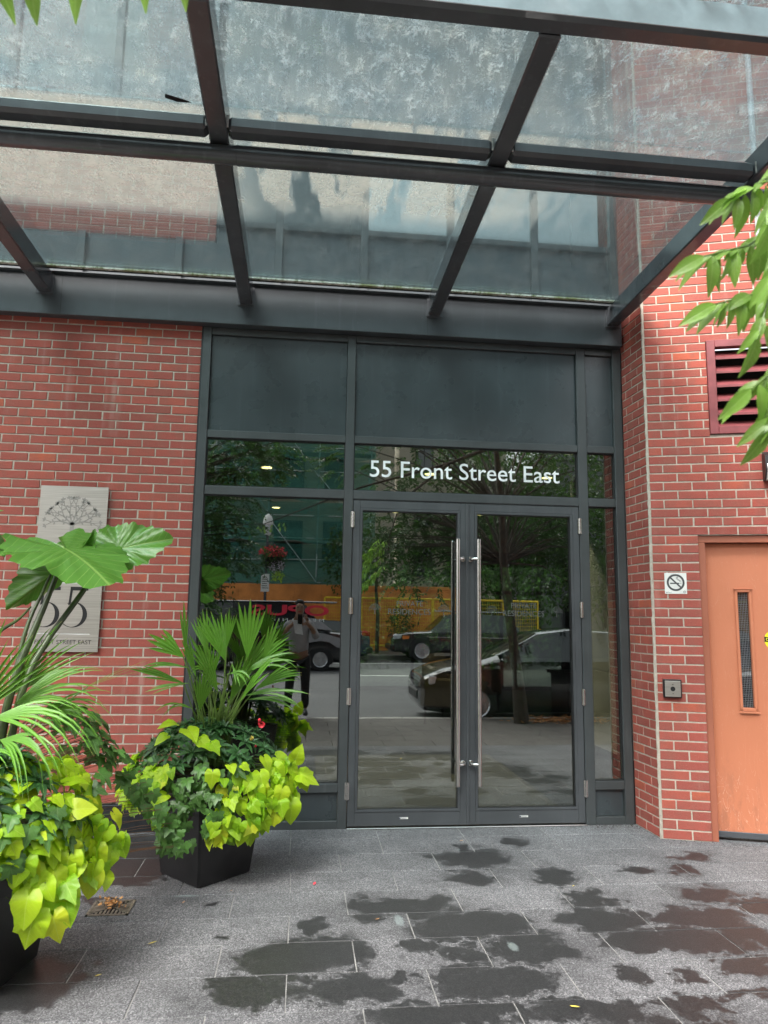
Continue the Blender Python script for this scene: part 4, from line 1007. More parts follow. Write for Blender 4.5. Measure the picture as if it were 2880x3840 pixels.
# armchairs, desk, plants in the lobby
def armchair(x, y, rz, label):
    t = thing('armchair', label, 'armchair', (x, y, 0), 'armchairs in the lobby', rz)
    b = MB(); b.bbox(-.34, .34, -.32, .32, .28, .46, .03); part('seat', b, M['chair_tan'], t, world=False)
    b = MB(); b.bbox(-.36, .36, .26, .42, .28, .98, .05); part('backrest', b, M['chair_tan'], t, world=False)
    for s in (-1, 1):
        b = MB(); b.bbox(min(s * .34, s * .44), max(s * .34, s * .44), -.34, .40, .25, .66, .03); part('armrest', b, M['chair_tan'], t, world=False)
        for yy in (-.28, .34):
            b = MB(); b.tube([(s * .37, yy, .27), (s * .39, yy, 0)], [.025, .014], 8); part('leg', b, M['table_dark'], t, world=False)
    return t
armchair(3.1, 5.2, R(60), 'tan armchair in the lobby nearest the doors'); armchair(3.75, 7.0, R(110), 'tan armchair deeper in the lobby beside the garden window')
DK = thing('reception_desk', 'long dark reception desk seen through the right door leaf', 'desk', (5.4, 5.2, 0))
b = MB(); b.bbox(4.6, 6.4, 4.8, 5.6, .70, .75, .004); part('desktop', b, M['table_dark'], DK)
b = MB(); b.bbox(4.65, 6.35, 4.85, 5.55, 0, .70, .004); part('pedestal', b, M['table_dark'], DK)
BC = thing('bar_stool', 'dark stool with a red seat behind the reception desk', 'stool', (5.6, 6.2, 0))
b = MB(); b.lathe([(.001, .70), (.19, .70), (.2, .73), (.19, .76), (.001, .77)], (5.6, 6.2, 0), 20); b.bbox(5.44, 5.76, 6.36, 6.40, .8, 1.15, .01); part('seat', b, M['car_red'], BC)
b = MB(); b.tube([(5.6, 6.2, 0), (5.6, 6.2, .7)], .03, 8); b.lathe([(.001, 0), (.2, 0), (.2, .02), (.001, .03)], (5.6, 6.2, 0), 20); part('post', b, M['satin_steel'], BC)
# ------------------------------------------------------------------ leaves
def polar_leaf(name, material, rf, rings, segs, zf, thick=0):
    mb = MB(); vs = [(0, 0, zf(0, 0, 0))]; uv = [(.0001, 0)]
    for i in range(1, rings + 1):
        q = i / rings
        for k in range(segs):
            a = 2 * math.pi * k / segs; r = rf(a) * q; x, y = r * math.cos(a), r * math.sin(a)
            vs.append((x, y, zf(x, y, q))); uv.append((x if x else .0001, y))
    fs = [(0, 1 + k, 1 + (k + 1) % segs) for k in range(segs)]
    for i in range(rings - 1):
        for k in range(segs):
            a = 1 + i * segs + k; b = 1 + i * segs + (k + 1) % segs; fs.append((a, a + segs, b + segs, b))
    mb.add(vs, fs, uv); return mb.mesh(name, M[material], smooth=True)
def interp(tab):
    tab = sorted(tab)
    def f(a):
        a = abs((a + math.pi) % (2 * math.pi) - math.pi); d = math.degrees(a)
        for (x0, y0), (x1, y1) in zip(tab, tab[1:]):
            if d <= x1: return y0 + (y1 - y0) * (d - x0) / (x1 - x0)
        return tab[-1][1]
    return f
rl = random.Random(11)
def bend(c, fold, wav, sd):
    rr = random.Random(sd); ph = rr.uniform(0, 6)
    return lambda x, y, q: -c * x * x + fold * abs(y) - .55 * fold * y * y * 2 + wav * q * math.sin(9 * math.atan2(y, x) + ph) * .5 + wav * .6 * math.sin(7 * x + ph)
LIME = [polar_leaf('lime_leaf', 'leaf_lime', interp([(0, 1), (12, .83), (35, .66), (70, .56), (110, .50), (145, .44), (168, .30), (180, .10)]), 3, 20, bend(.35 + .15 * i, .22, .06, i), ) for i in range(2)] + \
       [polar_leaf('lime_leaf', 'leaf_lime', interp([(0, 1), (14, .74), (30, .60), (48, .70), (62, .54), (95, .52), (135, .50), (165, .32), (180, .10)]), 3, 24, bend(.5, .15, .09, 7 + i)) for i in range(2)]
IVY = [polar_leaf('ivy_leaf', 'leaf_ivy', interp([(0, 1), (10, .78), (28, .50), (50, .80 - .08 * i), (72, .42), (108, .62), (135, .36), (165, .34), (180, .12)]), 2, 26, bend(.4, .16, .05, 20 + i)) for i in range(3)]
def lance(name, material, L, W, n=5, droop=.4, fold=.25, x0=0, ang=0, el=0, out=None, curl=0):
    mb = out or MB(); T = Matrix.Rotation(ang, 4, 'Z') @ Matrix.Rotation(-el, 4, 'Y')
    vs = []; uv = []
    for i in range(n + 1):
        t = i / n; wd = W * (math.sin(math.pi * min(1, t * 1.02)) ** .75) * (1 - .25 * t) * .5 if 0 < i < n else W * .03
        z = -droop * (t * L) ** 2 / L
        for s in (-1, 0, 1): vs.append(T @ Vector((x0 + t * L, s * wd, z + abs(s) * fold * wd + curl * s * wd))); uv.append((t * .9 + .02, s * wd / L))
    fs = []
    for i in range(n):
        for s in (0, 1): a = i * 3 + s; fs.append((a, a + 3, a + 4, a + 1))
    mb.add(vs, fs, uv)
    if out is None: return mb.mesh(name, M[material], smooth=True)
def whorl(i):
    rr = random.Random(40 + i); mb = MB(); n = 7
    for k in range(n): lance('', '', rr.uniform(.8, 1.0), .34, 4, .35, .3, .04, 2 * math.pi * k / n + rr.uniform(-.2, .2), rr.uniform(.0, .45), mb)
    for k in range(4): lance('', '', rr.uniform(.4, .55), .2, 3, .2, .3, .02, 2 * math.pi * k / 4 + rr.uniform(-.3, .3), rr.uniform(.7, 1.0), mb)
    return mb.mesh('leaf_whorl', M['leaf_imp'], smooth=True)
WH = [whorl(i) for i in range(3)]
def orient(tip, nrm):
    x = Vector(tip).normalized(); n = Vector(nrm); z = (n - x * n.dot(x))
    z = z.normalized() if z.length > 1e-4 else x.orthogonal().normalized(); y = z.cross(x)
    return Matrix((x, y, z)).transposed().to_4x4()
def leafobj(name, me, parent, p, tip, nrm, s):
    o = bpy.data.objects.new(name, me); COL.objects.link(o); o.parent = parent
    o.matrix_basis = Matrix.Translation(Vector(p) - root_loc(parent)) @ orient(tip, nrm) @ Matrix.Scale(s, 4)
    return o
# ------------------------------------------------------------------ planters
def planter(c, rz, bw, tw, h, label):
    t = thing('planter', label, 'planter', (c[0], c[1], 0), 'black square planters by the brick wall', rz)
    b = MB(); n = 4; ho, hi = bw / 2, tw / 2
    def ring(hw, z, r=.012): return [(-hw + r, -hw, z), (hw - r, -hw, z), (hw, -hw + r, z), (hw, hw - r, z), (hw - r, hw, z), (-hw + r, hw, z), (-hw, hw - r, z), (-hw, -hw + r, z)]
    rs = [ring(ho - .006, .004), ring(ho, .012), ring(hi, h), ring(hi - .025, h), ring(hi - .03, h - .09)]
    vs = [p for r_ in rs for p in r_]; fs = [tuple(reversed(range(8)))]
    for i in range(len(rs) - 1):
        for k in range(8): fs.append((i * 8 + k, i * 8 + (k + 1) % 8, (i + 1) * 8 + (k + 1) % 8, (i + 1) * 8 + k))
    b.add(vs, fs); part('pot_body', b, M['pot_black'], t, world=False)
    b = MB(); q = ring(hi - .028, h - .07); cc = [(p[0] * f, p[1] * f, h - .06 + .02 * (1 - f)) for f in (1, .5) for p in q]
    b.add(q + cc[8:] + [(0, 0, h - .03)], [(k, (k + 1) % 8, 8 + (k + 1) % 8, 8 + k) for k in range(8)] + [(8 + k, 8 + (k + 1) % 8, 16) for k in range(8)]); part('soil', b, M['soil'], t, world=False)
    return t
P1 = Vector((.311, -.845, 0)); P2 = Vector((-.515, -2.03, 0))
planter(P1, R(-46), .375, .50, .60, 'black tapered planter beside the glass sidelight, set corner forward')
planter(P2, R(-11), .40, .52, .62, 'black tapered planter at the left edge in front of the plaque')
def vine(name, label, cat, base, spots, meshes, leafname, stem_mat, group=None):
    """spots: list of (p, tip, normal, size); stems run from the base"""
    t = thing(name, label, cat, base, group)
    mb = MB()
    for (p, tip, nrm, s) in spots:
        leafobj(leafname, random.choice(meshes), t, p, tip, nrm, s)
        d = (Vector(base) - Vector(p)); q = Vector(p) + Vector((d.x, d.y, d.z * .35)).normalized() * min(.34, d.length * .85) + Vector((0, 0, -.012)) + Vector((random.uniform(-.02, .02), random.uniform(-.02, .02), 0))
        mb.tube([p, (Vector(p) + q) / 2 + Vector((0, 0, .008)), q], .0014, 4)
    part('stems', mb, M[stem_mat], t, fix=False); return t
def mound(c, n, a0, a1, el0, el1, rx, zc, rz, s0, s1, r, inner=.82, droop=.5, jt=.35, bias=None):
    """leaves over part of an ellipsoid: azimuth a0..a1 (deg, 270 = toward the street), elevation el0..el1"""
    out = []
    for i in range(n):
        a = R(r.uniform(a0, a1)); e = R(r.uniform(el0, el1)); k = r.uniform(inner, 1.03)
        nrm = Vector((math.cos(a) * math.cos(e), math.sin(a) * math.cos(e), math.sin(e)))
        p = Vector((c[0] + nrm.x * rx * k, c[1] + nrm.y * rx * k, zc + nrm.z * rz * k))
        out_h = Vector((math.cos(a), math.sin(a), 0)); tip = out_h * (.45 + .5 * max(0, math.sin(e))) + Vector((0, 0, -droop)) + Vector((r.gauss(0, jt), r.gauss(0, jt), r.gauss(0, jt * .6)))
        nn = (nrm + Vector((0, 0, .55)) + Vector((r.gauss(0, jt * .8), r.gauss(0, jt * .8), r.gauss(0, jt * .5)))).normalized()
        out.append((p, tip, nn, r.uniform(s0, s1)))
    return out
def cascade(pts, n, width, s0, s1, r, out_dir, jt=.35, taper=.4):
    """leaves hanging along a polyline"""
    o = []; pts = [Vector(p) for p in pts]; L = [0]
    for a, b in zip(pts, pts[1:]): L.append(L[-1] + (b - a).length)
    for i in range(n):
        q = (i + r.uniform(-.4, .4)) / n; d = max(0, min(1, q)) * L[-1]
        for k in range(len(pts) - 1):
            if d <= L[k + 1] + 1e-6: break
        f = (d - L[k]) / (L[k + 1] - L[k]); p = pts[k].lerp(pts[k + 1], f); w_ = width * (1 - taper * q)
        side = Vector((-out_dir[1], out_dir[0], 0))
        p = p + side * r.uniform(-w_, w_) + Vector(out_dir) * r.uniform(-.03, .03)
        tip = Vector(out_dir) * .25 + Vector((0, 0, -1)) + Vector((r.gauss(0, jt), r.gauss(0, jt), r.gauss(0, .2)))
        nn = Vector(out_dir) + Vector((0, 0, .45)) + Vector((r.gauss(0, jt), r.gauss(0, jt), r.gauss(0, jt * .5)))
        o.append((p, tip, nn, r.uniform(s0, s1)))
    return o
r = random.Random(5)
F = (.05, -1, 0)
# planter by the door
imp = mound(P1, 120, 150, 400, 8, 88, .40, .60, .27, .075, .105, r, .88, .15, .3)
VI = vine('impatiens_plant', 'dark green bushy impatiens with one red flower in the planter by the door', 'flowering plant', (P1.x, P1.y, .58), [], WH, 'leaf_whorl', 'stem_green')
for (p, tip, nrm, s) in imp: leafobj('leaf_whorl', random.choice(WH), VI, p, (nrm.orthogonal()), nrm + Vector((0, 0, .25)), s)
def flower(parent, c, s, m, seed):
    rr = random.Random(seed); b = MB()
    for k in range(9):
        d = Vector((rr.gauss(0, 1), rr.gauss(0, 1) - .8, rr.gauss(0, 1))).normalized(); u = d.orthogonal().normalized(); v = d.cross(u); c2 = Vector(c) + d * s * .45
        n = 9; ring = [c2 + (u * math.cos(2 * math.pi * i / n) + v * math.sin(2 * math.pi * i / n)) * s * (.5 + .1 * math.sin(3 * i)) + d * s * rr.uniform(.0, .25) for i in range(n)]
        b.add([c2] + ring, [(0, 1 + i, 1 + (i + 1) % n) for i in range(n)])
    return part('flower', b, M[m], parent, fix=False)
flower(VI, (.612, -1.00, .868), .026, 'flower_red', 1); flower(VI, (.585, -1.04, .755), .011, 'flower_red', 2); flower(VI, (.60, -1.0, .895), .012, 'flower_red', 3); flower(VI, (.56, -1.05, .80), .016, 'yellow_leaf', 4)
ivy = mound(P1, 60, 215, 300, -35, 35, .44, .56, .26, .050, .078, r, .92, .7) + cascade([(.22, -1.22, .60), (.20, -1.27, .42), (.17, -1.24, .26)], 26, .10, .045, .07, r, F) \
    + cascade([(.40, -1.24, .58), (.40, -1.27, .42), (.38, -1.24, .33)], 16, .10, .045, .07, r, F) + mound(P1, 34, 165, 215, -20, 30, .45, .56, .26, .050, .075, r, .92, .6)
vine('ivy_plant', 'trailing green ivy hanging over the front corner of the planter by the door', 'ivy', (P1.x, P1.y, .60), ivy, IVY, 'ivy_leaf', 'stem_brown', 'trailing ivy in the planters')
lime = cascade([(.62, -1.15, .64), (.66, -1.20, .48), (.60, -1.16, .32)], 44, .15, .055, .095, r, (.5, -.86, 0), .5) + cascade([(.72, -1.0, .68), (.81, -1.02, .55), (.78, -1.0, .38)], 24, .09, .06, .105, r, (.7, -.7, 0), .5) \
    + cascade([(.44, -1.22, .56), (.46, -1.26, .40), (.43, -1.2, .28)], 30, .10, .055, .09, r, F, .5) + mound(P1, 56, 175, 245, -25, 28, .49, .54, .27, .05, .09, r, .97, .55) + mound(P1, 13, 230, 330, -15, 25, .46, .58, .28, .05, .08, r, 1.0, .4) \
    + [((.13, -1.16, .90), (-.8, -.5, .1), (0, -.3, 1), .085), ((.22, -1.2, .87), (.5, -.7, -.2), (.1, -.5, 1), .10), ((.29, -1.22, .82), (.7, -.6, -.3), (0, -.6, 1), .085), ((.36, -1.24, .80), (.6, -.5, -.4), (.2, -.6, .9), .075), ((.08, -1.1, .82), (-.7, -.4, -.3), (-.2, -.6, .9), .07)] \
    + [((.82, -1.05, .68), (.3, -.4, .8), (.1, -1, .3), .09), ((.86, -1.0, .58), (1, -.2, -.25), (.1, -.7, .8), .11), ((.80, -1.1, .44), (.1, -.2, -1), (.2, -1, .3), .11), ((.45, -1.24, .56), (.1, -.3, -1), (0, -1, .3), .12), ((.42, -1.24, .36), (.1, -.3, -1), (0, -1, .3), .10)]
vine('sweet_potato_vine', 'lime green sweet potato vine spilling over the planter by the door', 'vine', (P1.x, P1.y, .60), lime, LIME, 'lime_leaf', 'stem_green', 'lime sweet potato vines in the planters')
# planter at the left edge
r = random.Random(9)
G2 = (.45, -.9, 0)
lime = mound(P2, 190, 235, 390, -12, 62, .48, .60, .34, .05, .10, r, .86, .4, .5) + cascade([(-.16, -2.28, .56), (-.12, -2.32, .46), (-.14, -2.30, .36)], 34, .12, .07, .12, r, G2, .45) \
    + cascade([(-.42, -2.34, .74), (-.42, -2.40, .68), (-.42, -2.38, .62)], 14, .16, .07, .12, r, F, .45) + cascade([(-.02, -2.1, .64), (.03, -2.1, .50), (.01, -2.1, .40)], 26, .12, .06, .10, r, (.8, -.6, 0), .5) \
    + [((-.16, -2.36, .34), (-.25, -.1, -1), (.1, -1, .15), .125), ((-.09, -2.34, .33), (.35, -.1, -1), (.3, -1, .1), .10), ((-.18, -2.38, .42), (-.1, -.3, -1), (0, -1, .2), .11), ((-.36, -2.32, .83), (-.7, -.5, -.2), (0, -.7, .7), .13), ((-.40, -2.45, .70), (-.5, -.5, -.4), (0, -.8, .6), .12)]
vine('sweet_potato_vine', 'lime green sweet potato vine cascading down the planter at the left edge', 'vine', (P2.x, P2.y, .62), lime, LIME, 'lime_leaf', 'stem_green', 'lime sweet potato vines in the planters')
ivy = mound((P2.x + .12, P2.y + .25, 0), 80, -40, 95, 0, 75, .42, .72, .36, .055, .085, r, .85, .3) + mound(P2, 40, 260, 350, -10, 30, .50, .60, .30, .055, .08, r, .95, .6) \
    + cascade([(.02, -1.75, .75), (.16, -1.55, .50), (.18, -1.5, .34), (.30, -1.45, .34)], 34, .07, .05, .075, r, (.5, -.8, 0))
vine('ivy_plant', 'dark green ivy climbing behind and trailing right of the left edge planter', 'ivy', (P2.x, P2.y, .62), ivy, IVY, 'ivy_leaf', 'stem_brown', 'trailing ivy in the planters')
VI2 = thing('impatiens_plant', 'dark green impatiens rosettes among the lime leaves at the left edge', 'flowering plant', (P2.x, P2.y, .6))
for (p, tip, nrm, s) in mound(P2, 40, 235, 330, 10, 70, .46, .62, .32, .08, .11, r, .95, .1): leafobj('leaf_whorl', random.choice(WH), VI2, p, nrm.orthogonal(), nrm + Vector((0, 0, .2)), s)
# ------------------------------------------------------------------ fan palms
def fan(parent, hub, d, nrm, L, spread, nseg, droop, base, split=.56, seed=0, mat_='leaf_palm', wmul=1):
    rr = random.Random(seed); b = MB(); hub = Vector(hub); spread = spread * (.74 if wmul == 1 else 1); x = Vector(d).normalized(); n = Vector(nrm); z = (n - x * n.dot(x)).normalized(); y = z.cross(x)
    da = R(spread) / nseg
    for i in range(nseg):
        a = -R(spread) / 2 + (i + .5) * da; Ls = L * (1 - .22 * (abs(a) / (R(spread) / 2 + .01)) ** 2) * rr.uniform(.80, 1.06)
        dd = x * math.cos(a) + y * math.sin(a); ss = z.cross(dd); n_ = 7; vs = []; uv = []
        hw0 = math.tan(min(da, .4) / 2) * 1.06; dr = droop * rr.uniform(.6, 1.5)
        for k in range(n_ + 1):
            q = k / n_; rad = Ls * q; wd = hw0 * rad if q < split else hw0 * Ls * split * (1 - ((q - split) / (1 - split)) ** 1.6) + .0004; wd *= wmul
            g = dr * max(0, q - .25) ** 2 * Ls
            c = hub + dd * rad * (1 - .25 * dr * max(0, q - .3) ** 2) + Vector((0, 0, -g)) + z * (-.10 * a * a * rad)
            for s_ in (-1, 0, 1): vs.append(c + ss * s_ * wd + z * (0 if s_ else -wd * .8)); uv.append((q if q else .001, (i + .5 + s_ * .5) / 3))
        fs = []
        for k in range(n_):
            for s_ in (0, 1): f0 = k * 3 + s_; fs.append((f0, f0 + 3, f0 + 4, f0 + 1))
        b.add(vs, fs, uv)
    me = b.mesh('palm_frond', M[mat_], smooth=True); o = link('palm_frond', me, parent)
    b = MB(); B = Vector(base); mid = (hub + B) / 2 + Vector((0, 0, .03)) + x * -.02; b.tube([B, mid, hub + x * .012], [.006, .0045, .0035], 6); part('petiole', b, M['stem_green'], parent, fix=False)
r = random.Random(3)
PM = thing('fan_palm', 'green fan palm with upright pleated fronds in the planter by the door', 'palm', (P1.x, P1.y, .6), 'fan palms in the planters')
B1 = (.31, -.85, .62)
for i, a in enumerate([((.514, -1.0, 1.245), (.02, -.1, 1), (.25, -1, .1), .385, 52, 7, .10), ((.153, -.98, 1.257), (-.08, -.05, 1), (.2, -1, .0), .34, 18, 3, .05), ((.150, -1.0, 1.25), (-.66, -.05, .50), (.3, -.9, .3), .27, 62, 5, .12),
      ((.171, -1.05, 1.105), (-1, -.12, .36), (.25, -1, .35), .36, 24, 4, .10), ((.18, -.92, 1.10), (-.9, .1, -.12), (.1, -.7, .8), .31, 22, 3, .2), ((.19, -1.0, 1.19), (-1, 0, .22), (.1, -.8, .7), .33, 14, 2, .3),
      ((.373, -.84, 1.22), (-.34, .05, .9), (.3, -1, .15), .38, 56, 8, .08), ((.25, -.76, 1.26), (-.25, .1, 1), (-.3, -1, .1), .32, 50, 7, .05), ((.263, -1.1, .955), (.12, -.2, .9), (.35, -1, .25), .28, 54, 8, .06), ((.33, -.95, 1.10), (-.45, -.05, .9), (.3, -1, .2), .34, 42, 6, .1),
      ((.480, -.98, 1.16), (.86, -.15, .50), (-.3, -.7, .8), .42, 34, 5, .50), ((.40, -1.05, 1.16), (.60, -.3, .2), (.1, -.8, .8), .20, 30, 2, .9), ((.500, -.97, 1.03), (.95, -.15, .24), (-.2, -.8, .8), .44, 24, 4, .40), ((.50, -.9, 1.00), (.93, -.1, .10), (-.2, -.8, .8), .40, 16, 2, .35),
      ((.50, -.80, 1.14), (.62, .05, .75), (-.5, -1, .3), .40, 52, 8, .20), ((.46, -.92, 1.08), (.42, -.1, .85), (.4, -1, .2), .38, 40, 6, .12), ((.55, -.86, 1.05), (.80, -.1, .55), (-.4, -1, .4), .40, 36, 6, .3), ((.214, -.98, .955), (-.9, -.1, .35), (.1, -1, .6), .24, 20, 3, .8), ((.42, -.98, 1.00), (.35, -.1, .8), (.4, -1, .3), .33, 46, 7, .12), ((.36, -1.07, 1.06), (-.35, -.2, .8), (.2, -1, .3), .24, 44, 6, .1), ((.30, -1.08, 1.17), (-.35, -.3, .3), (.1, -1, .5), .19, 24, 2, .9), ((.43, -1.08, 1.235), (.25, -.3, -.6), (.1, -1, .4), .16, 20, 2, .2), ((.30, -1.02, 1.05), (.12, -.1, 1), (.5, -1, .1), .36, 24, 4, .1), ((.60, -.95, 1.20), (.25, 0, 1), (.4, -1, .1), .32, 26, 4, .15), ((.22, -.95, 1.12), (-.35, 0, 1), (-.4, -1, .1), .34, 26, 4, .12), ((.48, -1.05, 1.0), (.55, -.1, .9), (-.5, -1, .2), .36, 24, 4, .2), ((.38, -.9, 1.3), (.1, 0, 1), (.4, -1, 0), .26, 30, 5, .05)]):
    fan(PM, *a, (B1[0] + r.uniform(-.07, .07), B1[1] + r.uniform(-.05, .05), B1[2]), seed=i, split=.62)
for i in range(12):
    b = MB(); x = .30 + r.uniform(-.06, .12); b.tube([(x, -.9 + r.uniform(-.06, .06), .62), (x + r.uniform(-.02, .06), -.92, .85), (x + r.uniform(-.05, .14), -.93, 1.05)], [.007, .006, .004], 6); part('petiole', b, M['stem_green'], PM, fix=False)
PM2 = thing('fan_palm', 'green fan palm with long drooping fronds at the left edge of the view', 'palm', (P2.x, P2.y, .6), 'fan palms in the planters')
B2 = (-.50, -2.0, .65)
for i, a in enumerate([((-.56, -2.1, 1.05), (.35, -.1, .95), (.3, -1, .1), .50, 70, 13, .18), ((-.42, -2.02, 1.10), (.85, -.05, .50), (-.3, -.8, .6), .50, 56, 11, .60), ((-.46, -2.15, 1.06), (.95, -.25, .20), (-.1, -.7, .8), .52, 46, 9, .95),
      ((-.50, -1.85, 1.12), (.55, .05, .85), (.1, -1, .2), .48, 60, 12, .25), ((-.35, -1.95, 1.05), (.96, 0, .34), (-.2, -.8, .6), .46, 36, 8, .70), ((-.60, -2.12, 1.10), (.0, -.1, 1), (.1, -1, 0), .46, 56, 11, .10), ((-.40, -2.2, .98), (.7, -.5, .1), (0, -.6, .8), .40, 50, 8, .9),
      ((-.46, -2.22, .93), (.5, -.4, .1), (0, -.7, .7), .24, 46, 7, .6), ((-.62, -2.0, 1.12), (-.5, 0, .8), (0, -1, .1), .46, 60, 11, .2)]):
    fan(PM2, *a, (B2[0] + r.uniform(-.06, .06), B2[1] + r.uniform(-.05, .05), B2[2]), seed=20 + i, split=.32, wmul=1.1)
fan(PM2, (-.14, -1.95, 1.17), (.93, 0, .45), (0, -1, .3), .30, 14, 4, .08, (-.5, -2, .8), seed=40, split=.15, wmul=.5)
# ------------------------------------------------------------------ elephant ear
def ear_leaf(parent, att, tip, nrm, s, ws=1.0, cup=.10, droop=.25, seed=0, fold=.0):
    rr = random.Random(seed); ph = rr.uniform(0, 6)
    base = interp([(0, 1), (10, .93), (25, .80), (45, .70), (70, .66), (100, .66), (125, .68), (148, .70), (162, .55), (174, .20), (180, .06)])
    def rf(a): 
        ad = abs((a + math.pi) % (2 * math.pi) - math.pi)
        return base(a) * (1 + .045 * math.sin(26 * a + ph) * min(1, ad * 3) + .02 * math.sin(47 * a))
    def zf(x, y, q):
        a = math.atan2(y, x); rip = .028 * q * q * math.sin(15 * a + ph) + .06 * q ** 3 * math.sin(8 * a + ph * 2)
        v = ((x - abs(y) * .75) * 8) % 1; pleat = .018 * abs(v - .5) * 2 * min(1, abs(y) * 5)
        return rip * .8 + pleat + cup * abs(y) - droop * x * abs(x) * .9 - fold * y * y
    me = polar_leaf('ear_leaf', 'leaf_ear', rf, 12, 96, lambda x, y, q: zf(x, y, q))
    for v in me.vertices: v.co.y *= ws
    o = leafobj('ear_leaf', me, parent, att, tip, nrm, s)
    return o
EE = thing('elephant_ear_plant', 'elephant ear plant with huge scalloped leaves in front of the steel plaque', 'plant', (P2.x, P2.y, .6))
ear_leaf(EE, (-.315, -1.80, 1.808), (.62, -.45, -.28), (.22, -.42, 1.0), .35, 1.28, -.05, .26, 1)
ear_leaf(EE, (-.115, -1.60, 1.835), (.93, .08, .26), (.12, -1, .42), .27, .78, .05, .05, 2)
ear_leaf(EE, (-.400, -1.74, 1.690), (-.62, -.1, -.62), (.55, -1, -.35), .26, .62, -.6, .1, 3)
ear_leaf(EE, (-.300, -1.66, 1.800), (.40, .1, .75), (.8, -.7, .3), .15, .35, .8, .1, 4)
ear_leaf(EE, (-.72, -1.80, 1.87), (.9, -.2, -.35), (.1, -.5, 1), .15, .8, .1, .5, 5)
ear_leaf(EE, (-.82, -1.85, 1.95), (-.6, -.4, -.2), (-.1, -.5, 1), .30, 1.0, .1, .3, 6)
for pts, r0 in (([(-.50, -2.0, .62), (-.47, -1.93, 1.15), (-.38, -1.84, 1.55), (-.315, -1.80, 1.803)], .023), ([(-.46, -1.98, .62), (-.42, -1.9, 1.2), (-.26, -1.70, 1.60), (-.17, -1.62, 1.80), (-.115, -1.60, 1.832)], .019), ([(-.49, -1.98, .7), (-.47, -1.85, 1.35), (-.425, -1.76, 1.60), (-.40, -1.74, 1.69)], .013),
                ([(-.56, -2.0, .62), (-.585, -1.95, 1.25), (-.62, -1.87, 1.65), (-.68, -1.80, 1.87)], .022), ([(-.585, -1.95, 1.36), (-.54, -1.92, 1.42), (-.49, -1.86, 1.47), (-.46, -1.8, 1.53)], .011), ([(-.60, -2.05, .62), (-.70, -1.95, 1.4), (-.82, -1.85, 1.95)], .02)):
    b = MB(); n = 14; P = [Vector(p) for p in pts]; out = []
    for i in range(n + 1):
        q = i / n * (len(P) - 1); k = min(int(q), len(P) - 2); f = q - k
        p0, p1, p2, p3 = P[max(k - 1, 0)], P[k], P[k + 1], P[min(k + 2, len(P) - 1)]
        out.append(.5 * ((2 * p1) + (-p0 + p2) * f + (2 * p0 - 5 * p1 + 4 * p2 - p3) * f * f + (-p0 + 3 * p1 - 3 * p2 + p3) * f ** 3))
    b.tube(out, [r0 * (1 - .62 * i / n) for i in range(n + 1)], 10); part('stalk', b, M['stem_ear'], EE, smooth=60, fix=False)
# fallen leaves and petal
def scrap(name, label, cat, p, s, m, rz, L=1, W=.35, parent_none=True):
    me = lance(name, m, s, s * W, 4, .15, .5, 0, rz, 0, None) if False else None
    b = MB(); lance('', '', s, s * W, 4, -.25, .5, -s / 2, rz, 0.0, b); b.v = [(x + p[0], y + p[1], z + p[2]) for x, y, z in b.v]
    me = b.mesh(name, M[m], smooth=True); o = link(name, me); tag(o, label, cat); return o
scrap('fallen_petal', 'single pink petal on the paving right of the planter', 'petal', (.946, -1.084, .006), .028, 'flower_red', R(70), W=.6)
for (x, y, s, rz, lab, mm) in ((.192, -1.783, .042, .1, 'pale yellow leaf lying on a dry slab below the planter', 'yellow_leaf'), (.028, -2.075, .03, 0, 'small curled yellow leaf on the slab near the left edge planter', 'yellow_leaf'), (1.959, -.339, .03, -.5, 'tiny orange leaf on the paving in front of the doors', 'dry_leaf'),
                           (1.251, -1.591, .024, -.3, 'small orange leaf beside a whitish spot on the wet slab', 'dry_leaf'), (1.936, -2.482, .045, -.9, 'orange yellow leaf nearest the bottom edge', 'yellow_leaf'), (.256, -1.299, .02, .8, 'tiny brown leaf between the grate and the planter', 'dry_leaf'), (.49, -1.147, .014, .4, 'brown crumb of leaf right beside the planter corner', 'dry_leaf'), (2.414, -1.213, .018, .3, 'tiny yellowish leaf on a joint right of centre', 'yellow_leaf')):
    scrap('fallen_leaf', lab, 'leaf', (x, y, .004), s, mm, rz)
b = MB(); rr = random.Random(2)
for k in range(34):
    c = Vector((-.09 + rr.gauss(0, .026), -1.335 + rr.gauss(0, .022), .012 + abs(rr.gauss(0, .012))))
    T = Matrix.Translation(c) @ Matrix.Rotation(rr.uniform(0, 6), 4, 'Z') @ Matrix.Rotation(rr.uniform(-1, 1), 4, 'X')
    s = rr.uniform(.018, .035); b.add([T @ Vector(v) for v in ((0, 0, 0), (s * .5, s * .3, .008), (s, 0, .002), (s * .5, -s * .25, -.002), (s * .8, s * .25, .012))], [(0, 3, 2, 1), (1, 2, 4)])
o = part('dead_leaf_clump', b, M['dry_leaf'], None, fix=False); tag(o, 'clump of dry orange leaves caught on the drain grate', 'leaves')

